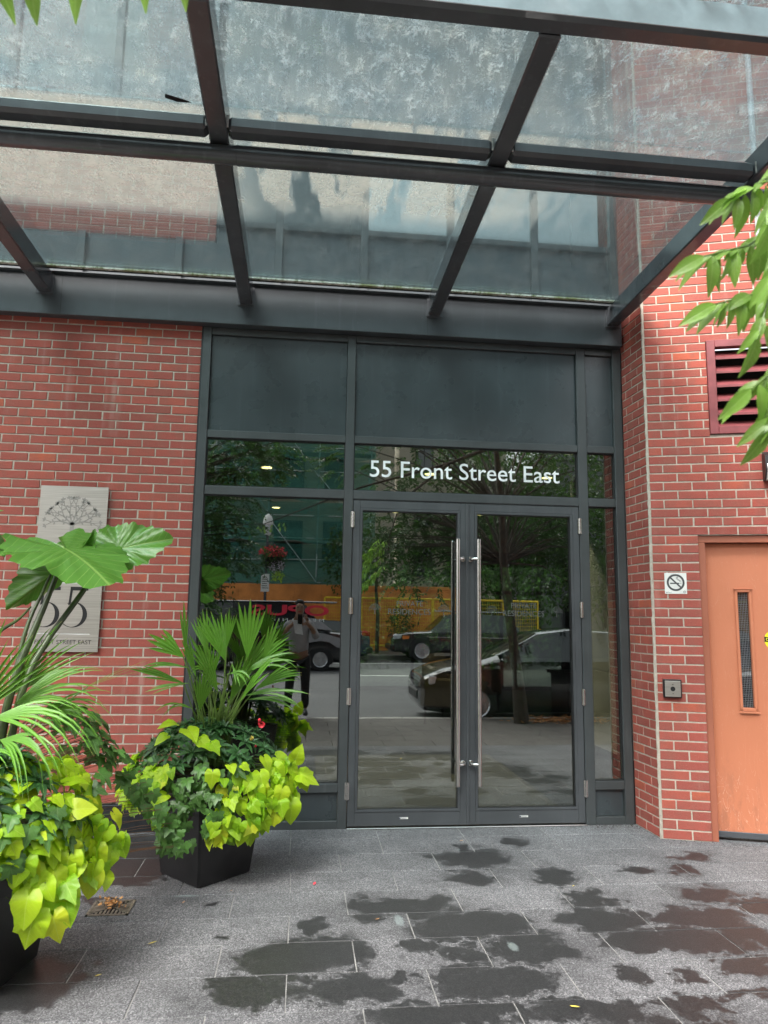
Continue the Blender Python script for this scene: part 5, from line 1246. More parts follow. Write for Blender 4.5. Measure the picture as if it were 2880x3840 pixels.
b = MB(); rr = random.Random(12)
for k in range(420):
    if k % 3 == 0: x, y = rr.uniform(3.0, 3.38), -abs(rr.gauss(0, .05)) - .012
    elif k % 3 == 1: s_ = rr.uniform(0, 1.2); q_ = RC + rd * s_ + rn * (abs(rr.gauss(0, .05)) + .01); x, y = q_.x, q_.y
    else: x, y = rr.uniform(-1.5, 3.3), -abs(rr.gauss(0, .10)) - .035
    s = rr.uniform(.002, .0065); z = .0008; a = rr.uniform(0, 6)
    P = [(x + s * math.cos(a + t) * rr.uniform(.6, 1.2), y + s * math.sin(a + t) * rr.uniform(.6, 1.2), z) for t in (0, 2.1, 4.2)]
    b.add(P + [(x, y, z + s * .7)], [(0, 1, 3), (1, 2, 3), (2, 0, 3)])
o = part('grit', b, M['earth'], None, fix=False); o['kind'] = 'stuff'
# ------------------------------------------------------------------ street trees
def compound(b, p, d, up_, L, n, lw, rr):
    d = Vector(d).normalized(); s = d.cross(Vector(up_)).normalized(); u = s.cross(d)
    for i in range(n * 2 + 1):
        t = (i // 2 + 1) / (n + 1) if i < n * 2 else 1; side = (1 if i % 2 else -1) if i < n * 2 else 0
        c = Vector(p) + d * L * t + Vector((0, 0, -.25 * L * t * t)); dd = (d * .55 + s * side + Vector((0, 0, -.35)) + Vector((rr.gauss(0, .15), rr.gauss(0, .15), rr.gauss(0, .2)))).normalized()
        ss = dd.cross(u + Vector((rr.gauss(0, .3), rr.gauss(0, .3), 0))).normalized(); w_ = lw * .2
        e = c + dd * lw; m_ = c + dd * lw * .45
        b.add([c, m_ + ss * w_, e, m_ - ss * w_, m_ + Vector((0, 0, -.12 * lw))], [(0, 1, 4), (1, 2, 4), (2, 3, 4), (3, 0, 4)], [(.001, 0), (.45, .2), (.95, 0), (.45, -.2), (.45, .0)])
def street_tree(name, label, base, lean, h, crown, nclu, seed, leaf=.085, L=.26, matn='leaf_tree', tr=.09, group=None, zmin=None):
    rr = random.Random(seed); t = thing(name, label, 'tree', base, group); B = Vector(base)
    top = B + Vector((lean[0], lean[1], h)); b = MB()
    pts = [B.lerp(top, i / 7) + Vector((rr.gauss(0, .03), rr.gauss(0, .03), 0)) * (i > 0) for i in range(8)]
    b.tube(pts, [tr * (1.25 if i == 0 else 1 - .8 * i / 8) for i in range(8)], 10)
    part('trunk', b, M['bark'], t, smooth=60, fix=False)
    b = MB(); cb = MB(); ends = []
    for (c, rx, ry, rz, n) in crown:
        for k in range(n):
            while True:
                v = Vector((rr.uniform(-1, 1), rr.uniform(-1, 1), rr.uniform(-1, 1)))
                if .35 < v.length < 1: break
            p = Vector(c) + Vector((v.x * rx, v.y * ry, v.z * rz))
            if zmin and p.z < zmin(p): continue
            st = pts[min(7, max(3, int((p.z - B.z) / h * 7 * .75)))] ; st = st if (st - p).length < 6 else Vector(c)
            if k % 3 == 0: b.tube([st, st.lerp(p, .5) + Vector((0, 0, .15)), p], [.022, .013, .005], 5, caps=False)
            for j in range(nclu):
                q = p + Vector((rr.gauss(0, .22), rr.gauss(0, .22), rr.gauss(0, .16))); d = (q - Vector(c)); d = Vector((d.x, d.y, d.z * .3 - .15)) + Vector((rr.gauss(0, .4), rr.gauss(0, .4), rr.gauss(0, .3)))
                compound(cb, q, d, (0, 0, 1), L * rr.uniform(.7, 1.2), 5, leaf * rr.uniform(.8, 1.2), rr)
    part('limbs', b, M['bark'], t, smooth=60, fix=False); o = part('crown', cb, M[matn], t, fix=False)
    return t
T1 = street_tree('street_tree', 'street tree behind the camera on the right, its leaves hanging into the view', (4.08, -5.15, 0), (-.4, -.3, 5.5), 5.5,
    [((2.7, -6.8, 4.4), 1.5, 1.0, .9, 46), ((4.6, -6.6, 4.2), 1.7, 1.1, 1.3, 60), ((2.75, -6.9, 2.95), .85, .6, .50, 62), ((4.7, -6.9, 3.0), 1.0, .7, .55, 60), ((2.9, -7.4, 2.2), .5, .4, .3, 8), ((5.6, -7.0, 3.0), 1.0, .9, 1.2, 30)], 6, 1, group='street trees by the kerb')
T2 = street_tree('street_tree', 'street tree behind the camera on the left, dark in the sidelight reflection', (-1.9, -5.2, 0), (.3, -.2, 5.2), 5.2,
    [((-1.5, -6.4, 4.5), 1.2, 1.0, 1.2, 44), ((-.75, -6.8, 3.0), .62, .6, 1.1, 80), ((-2.2, -6.2, 3.0), .8, .8, 1.2, 26), ((-.25, -7.0, 4.3), .85, .6, .55, 50), ((-.9, -6.6, 1.9), .40, .5, .55, 30)], 6, 2, group='street trees by the kerb')
# branch ends that hang in front of the lens, leaf by leaf
NL = [lance('hanging_leaf', 'leaf_near', 1, .40, 6, .30 + .12 * i, .35) for i in range(3)]
def spray(parent, pts, n, s0, s1, r, side=.9, dn=.5, tail=True):
    P = [Vector(p) for p in pts]; b = MB(); b.tube(P, [.004 - .0024 * i / (len(P) - 1) for i in range(len(P))], 6); part('twig', b, M['stem_green'], parent, fix=False)
    for i in range(n):
        q = (.12 + .88 * i / n) * (len(P) - 1); k = min(int(q), len(P) - 2); p = P[k].lerp(P[k + 1], q - k); d = (P[k + 1] - P[k]).normalized()
        sd = d.cross(Vector((0, -1, .2))).normalized() * (1 if i % 2 else -1)
        tip = d * .5 + sd * side * .8 + Vector((r.gauss(0, .15), r.gauss(0, .2), -dn - .35 + r.gauss(0, .15)))
        nn = Vector((r.gauss(0, .35), -.6 + r.gauss(0, .35), .7)); s = r.uniform(s0, s1)
        b = MB(); leafobj('leaf', r.choice(NL), parent, p + tip.normalized() * .004, tip, nn, s)
    if tail: leafobj('leaf', NL[0], parent, P[-1], P[-1] - P[-2] + Vector((0, 0, -.02)), (.3, -.7, .3), s1)
r = random.Random(21)
def cp(px, py, d): return CAM + (fwd + right * ((px - 1440) / 2728.9) + up * ((1920 - py) / 2728.9)) * d
# twigs grow from a limb of the right-hand tree that reaches over the pavement
hang = [
    [(1.98, -4.20, 2.56), (1.86, -4.22, 2.46), (1.74, -4.24, 2.37), (1.67, -4.26, 2.31)],
    [(1.96, -4.18, 2.44), (1.82, -4.20, 2.33), (1.70, -4.22, 2.24), (1.62, -4.24, 2.20)],
    [(1.96, -4.20, 2.34), (1.82, -4.22, 2.22), (1.70, -4.25, 2.13), (1.62, -4.27, 2.09)],
    [(1.96, -4.24, 2.24), (1.84, -4.26, 2.10), (1.74, -4.28, 2.00), (1.66, -4.30, 1.92)],
    [(1.94, -4.26, 2.50), (1.80, -4.28, 2.36), (1.71, -4.30, 2.18), (1.68, -4.30, 2.02)],
    [(1.92, -4.26, 2.20), (1.80, -4.28, 2.04), (1.72, -4.30, 1.92), (1.69, -4.30, 1.85)],
    [(1.92, -4.3, 2.62), (1.80, -4.3, 2.48), (1.74, -4.3, 2.34), (1.72, -4.30, 2.24)],
    [(1.92, -4.36, 2.15), (1.80, -4.36, 2.02), (1.74, -4.36, 1.94), (1.71, -4.36, 1.90)]]
LIMB = Vector((2.1, -4.3, 3.0))
b = MB(); b.tube([(3.8, -5.3, 4.2), (2.9, -4.8, 3.75), (2.15, -4.35, 3.1), (1.98, -4.22, 2.6), (1.96, -4.22, 2.3)], [.035, .025, .015, .008, .004], 7); part('limb', b, M['bark'], T1, fix=False)
for i, h in enumerate(hang): spray(T1, [(x - (.050 if k_ == 3 else .025 if k_ else .0), y, z) for k_, (x, y, z) in enumerate(h)], 30, .038, .078, r)
b = MB(); b.tube([(2.9, -4.8, 3.75), (1.6, -4.5, 3.3), (.7, -4.35, 2.9), (.3, -4.25, 2.72), (-.1, -4.2, 2.68)], [.022, .014, .009, .005, .003], 7); part('limb', b, M['bark'], T1, fix=False)
for a, c in (((.30, -4.25, 2.72), (.30, -4.24, 2.60)), ((.42, -4.27, 2.75), (.37, -4.25, 2.60)), ((.50, -4.28, 2.78), (.50, -4.27, 2.62)), ((.56, -4.28, 2.78), (.57, -4.27, 2.64)), ((.22, -4.25, 2.70), (.24, -4.24, 2.63))):
    a = Vector(a); c = Vector(c); b = MB(); b.tube([a, a.lerp(c, .5), a.lerp(c, .62)], .0016, 5); part('twig', b, M['stem_green'], T1, fix=False)
    leafobj('leaf', r.choice(NL), T1, a.lerp(c, .55), c - a + Vector((.02, 0, 0)), (.1, -1, .2), .085); leafobj('leaf', r.choice(NL), T1, a.lerp(c, .25), c - a + Vector((-.05, 0, .02)), (.1, -1, .2), .065)
# leaf litter in the tree pit
rr = random.Random(6); b = MB()
for k in range(420):
    c = Vector((4.75 + rr.gauss(0, .38), -5.25 + rr.gauss(0, .16), .006 + rr.random() * .05)); T = Matrix.Translation(c) @ Matrix.Rotation(rr.uniform(0, 6), 4, 'Z') @ Matrix.Rotation(rr.uniform(-.6, .6), 4, 'X'); s = rr.uniform(.05, .09)
    b.add([T @ Vector(v) for v in ((0, 0, 0), (s * .5, s * .2, .01), (s, 0, 0), (s * .5, -s * .2, .01))], [(0, 3, 2, 1)])
o = part('leaf_litter', b, M['dry_leaf'], None, fix=False); o['kind'] = 'stuff'
# ------------------------------------------------------------------ far side of the street
def bushy(name, label, base, blobs, seed, leaf=.16, matn='leaf_far', trunk=None, cat='tree', dens=1, group=None):
    rr = random.Random(seed); t = thing(name, label, cat, base, group); b = MB()
    for (c, rx, ry, rz, n) in blobs:
        for k in range(int(n * dens)):
            v = Vector((rr.gauss(0, 1), rr.gauss(0, 1), rr.gauss(0, 1))).normalized() * (rr.uniform(.45, 1.05)); p = Vector(c) + Vector((v.x * rx, v.y * ry, v.z * rz))
            d = (v + Vector((rr.gauss(0, .5), rr.gauss(0, .5), rr.gauss(0, .5) - .3))).normalized(); s = d.orthogonal().normalized(); s = (s * rr.uniform(-1, 1) + d.cross(s) * rr.uniform(-1, 1)).normalized(); L = leaf * rr.uniform(.6, 1.3)
            b.add([p, p + d * L * .5 + s * L * .26, p + d * L, p + d * L * .5 - s * L * .26], [(0, 1, 2, 3)], [(.001, 0), (.5, .2), (.9, 0), (.5, -.2)])
    part('crown', b, M[matn], t, fix=False)
    if trunk:
        b = MB(); b.tube(trunk[0], trunk[1], 8); part('trunk', b, M['bark'], t, smooth=60, fix=False)
    return t
bushy('small_street_tree', 'young street tree in front of the orange hoarding across the road', (3.93, -24.6, 0), [((3.9, -24.6, 4.2), 1.4, 1.1, 1.0, 700), ((4.6, -24.6, 3.2), .9, .7, .5, 260), ((3.2, -24.6, 3.4), .7, .7, .7, 260)], 1, .2,
      trunk=([(3.93, -24.6, 0), (3.95, -24.6, 1.6), (3.86, -24.6, 2.6), (3.9, -24.6, 4.2)], [.09, .075, .06, .03]))
bushy('round_shrub', 'dense round evergreen shrub in a planter before the yellow fence', (4.9, -24.4, 0), [((4.88, -24.4, 1.25), .55, .5, .75, 1300)], 2, .09, cat='shrub')
bushy('far_tree', 'leafy tree left of the yellow fence across the road', (3.0, -26.3, 0), [((2.5, -26.4, 4.1), .8, .7, 1.6, 700)], 3, .18, trunk=([(3.0, -26.3, 0), (2.8, -26.3, 2), (2.6, -26.3, 4)], [.09, .07, .03]), group='trees across the road')
for i, (x, y, z, rx, rz, n) in enumerate(((9.2, -29, 4.5, 2.4, 3.0, 2600), (12.6, -30, 5.2, 2.6, 3.8, 2800), (15.6, -28.5, 4.6, 2.6, 3.4, 2400), (10.8, -31, 8.5, 3.4, 2.8, 2600), (15, -31, 9, 3.4, 3, 2400), (19, -30, 6, 3, 5, 2600))):
    bushy('far_tree', ['lowest dense green tree just right of the orange hoarding', 'tall green tree behind the middle of the yellow fence', 'green tree behind the right end of the yellow fence', 'taller crown above the hoarding end', 'taller crown above the right end of the yellow fence', 'rightmost tree beyond the end of the yellow fence'][i], (x, y, 0), [((x, y, z), rx, 2, rz, n)], 10 + i, .26, trunk=([(x, y, 0), (x, y, z)], [.18, .08]), group='trees across the road')
HB = thing('hoarding', 'orange plywood hoarding along the building site across the road', 'hoarding', (4, -27, 0))
for k in range(15):
    mb = MB(); x = -10.5 + k * 1.22; mb.bbox(x, x + 1.214, -27.05, -27.0, 0.02, 2.86, .004); part('plywood_panel', mb, M['ply_orange'], HB)
YF = thing('construction_fence', 'bright yellow steel mesh construction fence across the road', 'fence', (8, -25.5, 0))
for k in range(6):
    x = 3.36 + k * 1.55 - 1.55; mb = MB()
    for (a, c) in (((x, .25), (x, 2.28)), ((x + 1.5, .25), (x + 1.5, 2.28)), ((x, 2.28), (x + 1.5, 2.28)), ((x, .3), (x + 1.5, .3))): mb.tube([(a[0], -25.5, a[1]), (c[0], -25.5, c[1])], .04, 8)
    f = part('fence_panel', mb, M['fence_yellow'], YF)
    mb = MB()
    for j in range(1, 15): mb.box(x + j * .1 - .006, x + j * .1 + .006, -25.503, -25.497, .3, 2.27)
    for j in range(1, 14): mb.box(x, x + 1.5, -25.509, -25.503, .3 + j * .15 - .007, .3 + j * .15 + .007)
    part('mesh_wires', mb, M['fence_yellow'], f)
def tower(name, label, x0, x1, y0, y1, z1, m, ww, wh, sx, sz, z0=.9, face='y', cat='building'):
    t = thing(name, label, cat, ((x0 + x1) / 2, (y0 + y1) / 2, 0)); b = MB(); b.box(x0, x1, y0, y1, 0, z1); part('wall', b, M[m], t)
    b = MB(); b.box(x0 - .15, x1 + .15, y0 - .15, y1 + .15, z1, z1 + .5); part('parapet', b, M[m], t)
    n = 0; fr = None; pn = None
    z = z0
    while z + wh < z1 - .4:
        x = x0 + sx * .5
        while x + ww < x1 - .2:
            b = MB()
            if fr is None:
                b.box(x - .06, x, y1 + .001, y1 + .08, z - .06, z + wh + .06); b.box(x + ww, x + ww + .06, y1 + .001, y1 + .08, z - .06, z + wh + .06); b.box(x, x + ww, y1 + .001, y1 + .08, z + wh, z + wh + .06); b.box(x, x + ww, y1 + .001, y1 + .10, z - .06, z)
                b.box(x + ww / 2 - .025, x + ww / 2 + .025, y1 + .001, y1 + .06, z, z + wh)
                fr = part('window', b, M['frame'], t); b = MB(); b.box(x, x + ww, y1 + .002, y1 + .02, z, z + wh); pn = part('pane', b, M['dark_window'], fr); ox, oz = x, z
            else:
                o = fr.copy(); COL.objects.link(o); o.parent = t; o.location = fr.location + Vector((x - ox, 0, z - oz)); p_ = pn.copy(); COL.objects.link(p_); p_.parent = o; p_.location = pn.location
            x += sx
        z += sz
    return t
tower('site_building', 'beige building under repair behind the green scaffold netting', -9, 5.2, -40, -29.6, 12.5, 'render_beige', 1.3, 1.9, 2.4, 3.2)
tower('cream_building', 'pale cream building above the trees across the road', 6.4, 13, -46, -37, 13.5, 'cream_wall', 1.0, 1.7, 2.0, 3.0)
tower('grey_building', 'grey office block at the right end of the street opposite', 15, 34, -50, -36, 11, 'grey_wall', 1.5, 1.7, 2.3, 3.1)
tower('grey_building', 'grey office block at the left end of the street opposite', -36, -10.5, -44, -30, 11, 'grey_wall', 1.5, 1.7, 2.3, 3.1)
SF = thing('scaffold', 'steel scaffold with green netting in front of the beige building', 'scaffold', (-1, -28, 0))
xs = [-8.0, -5.6, -3.3, -.83, 1.45, 3.9]
for x in xs:
    for y in (-28, -29):
        mb = MB(); mb.tube([(x, y, 0), (x, y, 12.9)], .035, 8); part('standard', mb, M['scaffold_tube'], SF, smooth=60)
for k in range(10):
    z = 2.95 + k * 1.05
    mb = MB(); mb.tube([(-8.3, -27.95, z), (4.2, -27.95, z + random.uniform(-.05, .05))], .026, 6); part('ledger', mb, M['scaffold_tube'], SF, smooth=60)
for (x0, z0, x1, z1) in ((-.83, 6.0, 1.45, 3.0), (-3.3, 9.6, -.83, 6.2), (-.83, 10.9, 1.45, 7.9), (1.45, 8.0, 3.9, 5.0), (-5.6, 6, -3.3, 3), (1.45, 4.9, 3.9, 4.7)):
    mb = MB(); mb.tube([(x0, -27.9, z0), (x1, -27.9, z1)], .024, 6); part('brace', mb, M['scaffold_tube'], SF, smooth=60)
for k in range(5):
    z = 4.9 + k * 2.1; mb = MB(); mb.box(-8.2, 4.1, -29, -28.05, z, z + .05); part('deck_board', mb, M['wood_deck'], SF)
rr = random.Random(4)
for k in range(5):
    mb = MB(); nx, nz = 40, 10; z0, z1 = 2.9 + k * 1.95, 4.75 + k * 1.95; vs = []; fs = []
    for i in range(nx + 1):
        for j in range(nz + 1): 
            x = -8.2 + 12.3 * i / nx; q = j / nz; vs.append((x, -27.87 - .10 * math.sin(math.pi * q) * (1 + .5 * math.sin(x * 2 + k)) - .05 * math.sin(x * 5 + k * 2 + q * 2), z0 + (z1 - z0) * q + .10 * math.sin(x * 2.6 + k) * (1 - q)))
    for i in range(nx):
        for j in range(nz): a = i * (nz + 1) + j; fs.append((a, a + nz + 1, a + nz + 2, a + 1))
    mb.add(vs, fs); part('netting', mb, M['green_net'], SF, fix=False)
# street lamps with hanging flower basket and a parking sign
def lamp(x, y, label, basket):
    t = thing('street_lamp', label, 'street lamp', (x, y, 0), 'street lamps across the road')
    b = MB(); b.lathe([(.16, 0), (.16, .1), (.09, .4), (.06, .8), (.05, 4.6), (.07, 4.68)], (x, y, 0), 14); part('post', b, M['canopy_steel'], t, smooth=40)
    b = MB(); b.lathe([(.13, 4.70), (.16, 4.86), (.175, 5.05), (.175, 5.15)], (x, y, 0), 18); part('lantern_glass', b, M['lamp_clear'], t, smooth=40)
    b = MB(); b.lathe([(.21, 5.13), (.21, 5.19), (.185, 5.36), (.12, 5.50), (.04, 5.56), (.001, 5.57)], (x, y, 0), 18); part('lantern_hood', b, M['sign_white'], t, smooth=40)
    b = MB(); b.lathe([(.001, 4.72), (.045, 4.72), (.045, 4.92), (.001, 4.92)], (x, y, 0), 10); part('lamp_core', b, M['white_vinyl'], t)
    return t
lamp(-.62, -23.9, 'street lamp with white hood and flower basket, seen in the sidelight reflection', True); pass
bk = thing('flower_basket', 'hanging basket of red and white flowers on the lamp post', 'flower basket', (-.30, -23.85, 3.3))
b = MB(); b.tube([(-.6, -23.9, 4.3), (-.45, -23.9, 4.45), (-.3, -23.85, 4.3), (-.3, -23.85, 3.9)], .015, 6); part('bracket', b, M['canopy_steel'], bk)
b = MB(); b.lathe([(.001, 3.40), (.2, 3.45), (.3, 3.65), (.32, 3.8), (.001, 3.82)], (-.30, -23.85, 0), 16); part('basket', b, M['soil'], bk)
def puff(name, c, rx, rz, n, s, m, seed):
    rr = random.Random(seed); b = MB()
    for k in range(n):
        v = Vector((rr.gauss(0, 1), rr.gauss(0, 1), rr.gauss(0, 1))).normalized() * rr.uniform(.5, 1); p = Vector(c) + Vector((v.x * rx, v.y * rx * .8, v.z * rz)); d = Vector((rr.gauss(0, 1), rr.gauss(0, 1), rr.gauss(0, 1))).normalized(); u = d.orthogonal().normalized() * s; w_ = d.cross(u)
        b.add([p + u, p + w_, p - u, p - w_], [(0, 1, 2, 3)])
    part(name, b, M[m], bk, fix=False)
puff('foliage', (-.35, -23.85, 3.75), .55, .55, 500, .05, 'leaf_tree', 1); puff('red_flowers', (-.38, -23.8, 4.0), .58, .28, 330, .042, 'flower_red', 2); puff('white_flowers', (-.22, -23.75, 3.45), .33, .32, 260, .034, 'flower_white', 3); puff('trailing_leaves', (-.15, -23.8, 3.0), .3, .25, 120, .04, 'leaf_lime', 4)
PS = thing('parking_sign', 'white parking sign on the lamp post below the flower basket', 'sign', (-.62, -23.8, 2.75))
mb = MB(); mb.bbox(-.80, -.47, -23.80, -23.79, 2.42, 3.12, .002); part('sign_plate', mb, M['sign_white'], PS)
mb = MB()
for k in range(6): mb.box(-.76, -.51 - .03 * (k % 3), -23.789, -23.787, 2.55 + k * .085, 2.58 + k * .085)
part('sign_print', mb, M['ink'], PS)
# ------------------------------------------------------------------ vehicles
def car(label, cat, x0, yc, z0, flip, prof, W, paint, wheels, group=None, glass_m='dark_window', roof=None, name='parked_car'):
    """prof: stations (x, z_sill, z_belt, z_roof, w_belt, w_roof) nose to tail; wheels: x positions and radius"""
    t = thing(name, label, cat, (x0, yc, z0), group, math.pi if flip else 0)
    n = len(prof); ringn = 12; vs = []; body = []; glassf = []
    def ring(s):
        x, zs, zbt, zr, wb, wr = s; h = W / 2
        half = [(0, zs), (h * wb * .86, zs), (h * wb * .97, zs + (zbt - zs) * .12), (h * wb, zs + (zbt - zs) * .5), (h * wb * .97, zbt), (h * wr, zr - .03 * (zr > zbt + .1)), (h * wr * .75, zr), (0, zr + .012)]
        return [(x, y, z) for y, z in half] + [(x, -y, z) for y, z in reversed(half[1:-1])]
    rings = [ring(s) for s in prof]; m_ = len(rings[0])
    for rg in rings: vs += rg
    for i in range(n - 1):
        gz = prof[i][3] - prof[i][2] > .12 or prof[i + 1][3] - prof[i + 1][2] > .12
        for k in range(m_):
            f = (i * m_ + k, i * m_ + (k + 1) % m_, (i + 1) * m_ + (k + 1) % m_, (i + 1) * m_ + k)
            slope = abs(prof[i + 1][3] - prof[i][3]) / max(.01, prof[i + 1][0] - prof[i][0])
            isg = gz and (k in (4, m_ - 5) or (slope > .35 and k in (5, 6, m_ - 6, m_ - 7) and True))
            (glassf if isg else body).append(f)
    body.append(tuple(reversed(range(m_)))); body.append(tuple(range((n - 1) * m_, n * m_)))
    b = MB(); b.add(vs, body); me = fixn(b.mesh('body', [M[paint]])); autosmooth(me, 32); bo = link('body', me, t, world=False)
    if glassf:
        b = MB(); b.add(vs, glassf); me = b.mesh('windows', [M[glass_m]]); bm = bmesh.new(); bm.from_mesh(me); bmesh.ops.delete(bm, geom=[v for v in bm.verts if not v.link_faces], context='VERTS'); bmesh.ops.recalc_face_normals(bm, faces=bm.faces); bm.to_mesh(me); bm.free(); autosmooth(me, 32); link('windows', me, t, world=False)
        b = MB(); b.bbox(prof[n // 3][0], prof[-3][0], -W * .35, W * .35, prof[n // 2][1] + .2, prof[n // 2][2] - .02, .02); part('interior', b, M['trim_black'], t, world=False)
    for (wx, wr) in wheels:
        for s in (-1, 1):
            y = s * (W / 2 - .10); T = Matrix.Translation((wx, y, wr)) @ Matrix.Rotation(R(-90 * s), 4, 'X')
            b = MB(); b.lathe([(wr * .62, -.10), (wr * .97, -.10), (wr, -.06), (wr, .08), (wr * .96, .115), (wr * .66, .115), (wr * .62, .09)], seg=28, M4=T); wh = part('wheel', b, M['tyre'], t, smooth=35, world=False)
            b = MB(); b.lathe([(.001, .055), (wr * .16, .075), (wr * .18, .05)], seg=16, M4=T); b.lathe([(wr * .60, .10), (wr * .655, .118), (wr * .655, .05), (wr * .60, .05)], seg=28, M4=T)
            for q in range(7):
                a = 2 * math.pi * q / 7; TT = T @ Matrix.Rotation(a, 4, 'Z'); b.bbox(wr * .12, wr * .62, -.028, .028, .055, .088, .006, M4=TT)
            part('rim', b, M['rim_silver'], wh, smooth=35, world=False)
            b = MB(); b.lathe([(.001, .02), (wr * .6, .02), (wr * .6, .03), (.001, .03)], seg=20, M4=T); part('brake_disc', b, M['trim_black'], wh, world=False)
            b = MB(); b.lathe([(wr * 1.02, -.1), (wr * 1.16, -.1), (wr * 1.16, .095), (wr * 1.02, .095)], seg=28, M4=T); b.v = [v if v[2] > .2 else (v[0], v[1], .2) for v in b.v]; part('wheel_arch', b, M['trim_black'], t, smooth=35, world=False)
    return t
def lampbox(t, name, a, m):
    b = MB(); b.bbox(*a, .02); part(name, b, M[m], t, world=False)
rd_z = -.13
hatch = [(0, .28, .60, .62, .72, .60), (.06, .20, .68, .72, .86, .74), (.35, .17, .80, .84, .96, .80), (1.05, .17, .92, .98, 1, .80), (1.25, .17, .95, 1.04, 1, .78), (1.95, .17, .97, 1.42, 1, .64), (2.5, .17, .97, 1.49, 1, .64), (3.3, .17, .98, 1.45, 1, .62), (3.85, .17, 1.0, 1.22, .98, .66), (4.25, .22, .98, 1.02, .92, .74), (4.35, .35, .85, .88, .86, .72)]
suvp = [(0, .42, .82, .88, .82, .70), (.07, .36, .92, 1.00, .92, .80), (.5, .34, 1.0, 1.06, .98, .84), (1.35, .34, 1.06, 1.12, 1, .84), (1.5, .34, 1.08, 1.16, 1, .80), (2.05, .34, 1.1, 1.72, 1, .72), (2.4, .34, 1.1, 1.80, 1, .72), (3.4, .34, 1.11, 1.82, 1, .72), (4.35, .34, 1.12, 1.78, 1, .72), (4.85, .36, 1.12, 1.30, .97, .78), (4.92, .44, 1.05, 1.14, .93, .8)]
NC = car('black hatchback parked at the near kerb, reflected in the doors', 'car', 2.72, -6.75, rd_z, False, hatch, 1.78, 'car_black', [(.86, .32), (3.45, .32)], 'cars parked along the street')
lampbox(NC, 'headlight', (.12, .62, -.80, -.50, .60, .74), 'lamp_clear'); lampbox(NC, 'headlight', (.12, .62, .50, .80, .60, .74), 'lamp_clear')
b = MB(); b.bbox(-.02, .06, -.45, .45, .34, .50, .02); part('grille', b, M['trim_black'], NC, world=False)
b = MB(); b.bbox(1.25, 1.42, .88, 1.06, .96, 1.10, .03); b.bbox(1.25, 1.42, -1.06, -.88, .96, 1.10, .03); part('mirror', b, M['car_black'], NC, world=False)
SV = car('charcoal four wheel drive parked across the road, facing left', 'car', 4.15, -22.3, rd_z, False, suvp, 1.92, 'car_charcoal', [(1.12, .42), (3.95, .42)], 'cars parked along the street')
lampbox(SV, 'headlight', (.06, .52, .62, .90, .82, .98), 'lamp_clear'); lampbox(SV, 'headlight', (.06, .52, -.90, -.62, .82, .98), 'lamp_clear'); lampbox(SV, 'side_lamp', (.40, .66, .82, .93, .80, .95), 'lamp_amber')
b = MB(); b.bbox(-.04, .12, -.9, .9, .42, .62, .03); part('bumper', b, M['trim_black'], SV, world=False)
b = MB(); b.tube([(1.9, .72, 1.90), (4.3, .72, 1.88)], .02, 6); b.tube([(1.9, -.72, 1.90), (4.3, -.72, 1.88)], .02, 6); part('roof_rail', b, M['rim_silver'], SV, world=False)
b = MB(); b.box(1.3, 4.8, .967, .975, .90, .93); part('side_trim', b, M['rim_silver'], SV, world=False)
BC_ = car('dark blue hatchback parked across the road ahead of the four wheel drive', 'car', -1.0, -22.3, rd_z, False, hatch, 1.8, 'car_blue', [(.86, .33), (3.45, .33)], 'cars parked along the street')
lampbox(BC_, 'tail_light', (4.05, 4.36, .58, .86, .92, 1.08), 'lamp_red'); lampbox(BC_, 'tail_light', (4.05, 4.36, -.86, -.58, .92, 1.08), 'lamp_red')
b = MB(); b.bbox(4.2, 4.46, -.82, .82, .30, .52, .03); part('bumper', b, M['trim_black'], BC_, world=False)
car('dark red hatchback parked at the near kerb behind the black one', 'car', 7.55, -6.75, rd_z, False, hatch, 1.78, 'car_red', [(.86, .32), (3.45, .32)], 'cars parked along the street')
vanp = [(0, .30, .85, .90, .84, .70), (.06, .26, .98, 1.04, .94, .78), (.5, .26, 1.08, 1.16, 1, .82), (.9, .26, 1.12, 1.24, 1, .82), (1.45, .26, 1.14, 1.95, 1, .76), (2.0, .26, 1.14, 2.02, 1, .80), (3.2, .26, 1.14, 2.04, 1, .82), (4.6, .26, 1.14, 2.02, 1, .82), (5.1, .28, 1.12, 1.90, .98, .80), (5.16, .4, 1.08, 1.7, .95, .80)]
VN = car('black van with red lettering and silver swoosh driving past, reflected in the sidelight', 'van', 2.42, -17.85, rd_z, True, vanp, 1.95, 'car_black', [(.98, .34), (4.15, .34)], glass_m='car_black', name='van')
def vf(x, z, o=.035):   # side that faces the doors is the local -y side once the van is turned round
    # follow the body side: lean inward above the belt line
    zb_ = 1.14; W2 = .975; w_ = W2 * (1 if z < zb_ - .3 else .985) if z < zb_ else W2 * (.97 - (.97 - .82) * (z - zb_) / (2.0 - zb_))
    return (x, -(w_ + .012 + o), z)
b = MB(); put_text(b, 'OPUS', lambda u, v: vf(.75 + u, 1.56 + v), width=2.35, height=None, bold=.03)
me = b.mesh('side_lettering', M['vinyl_red']); zs = [v.co.z for v in me.vertices]; zmn, zmx = min(zs), max(zs)
for v in me.vertices: z = 1.62 + (v.co.z - zmn) / (zmx - zmn) * .33; v.co = Vector(vf(v.co.x, z))
link('side_lettering', me, VN, world=False)
b = MB(); put_text(b, 'M E C H A N I C A L', lambda u, v: vf(.9 + u, 1.44 + v), width=2.0); me = b.mesh('side_lettering', M['white_vinyl'])
zs = [v.co.z for v in me.vertices]; zmn, zmx = min(zs), max(zs)
for v in me.vertices: v.co = Vector(vf(v.co.x, 1.45 + (v.co.z - zmn) / (zmx - zmn) * .09))
link('side_lettering', me, VN, world=False)
b = MB()
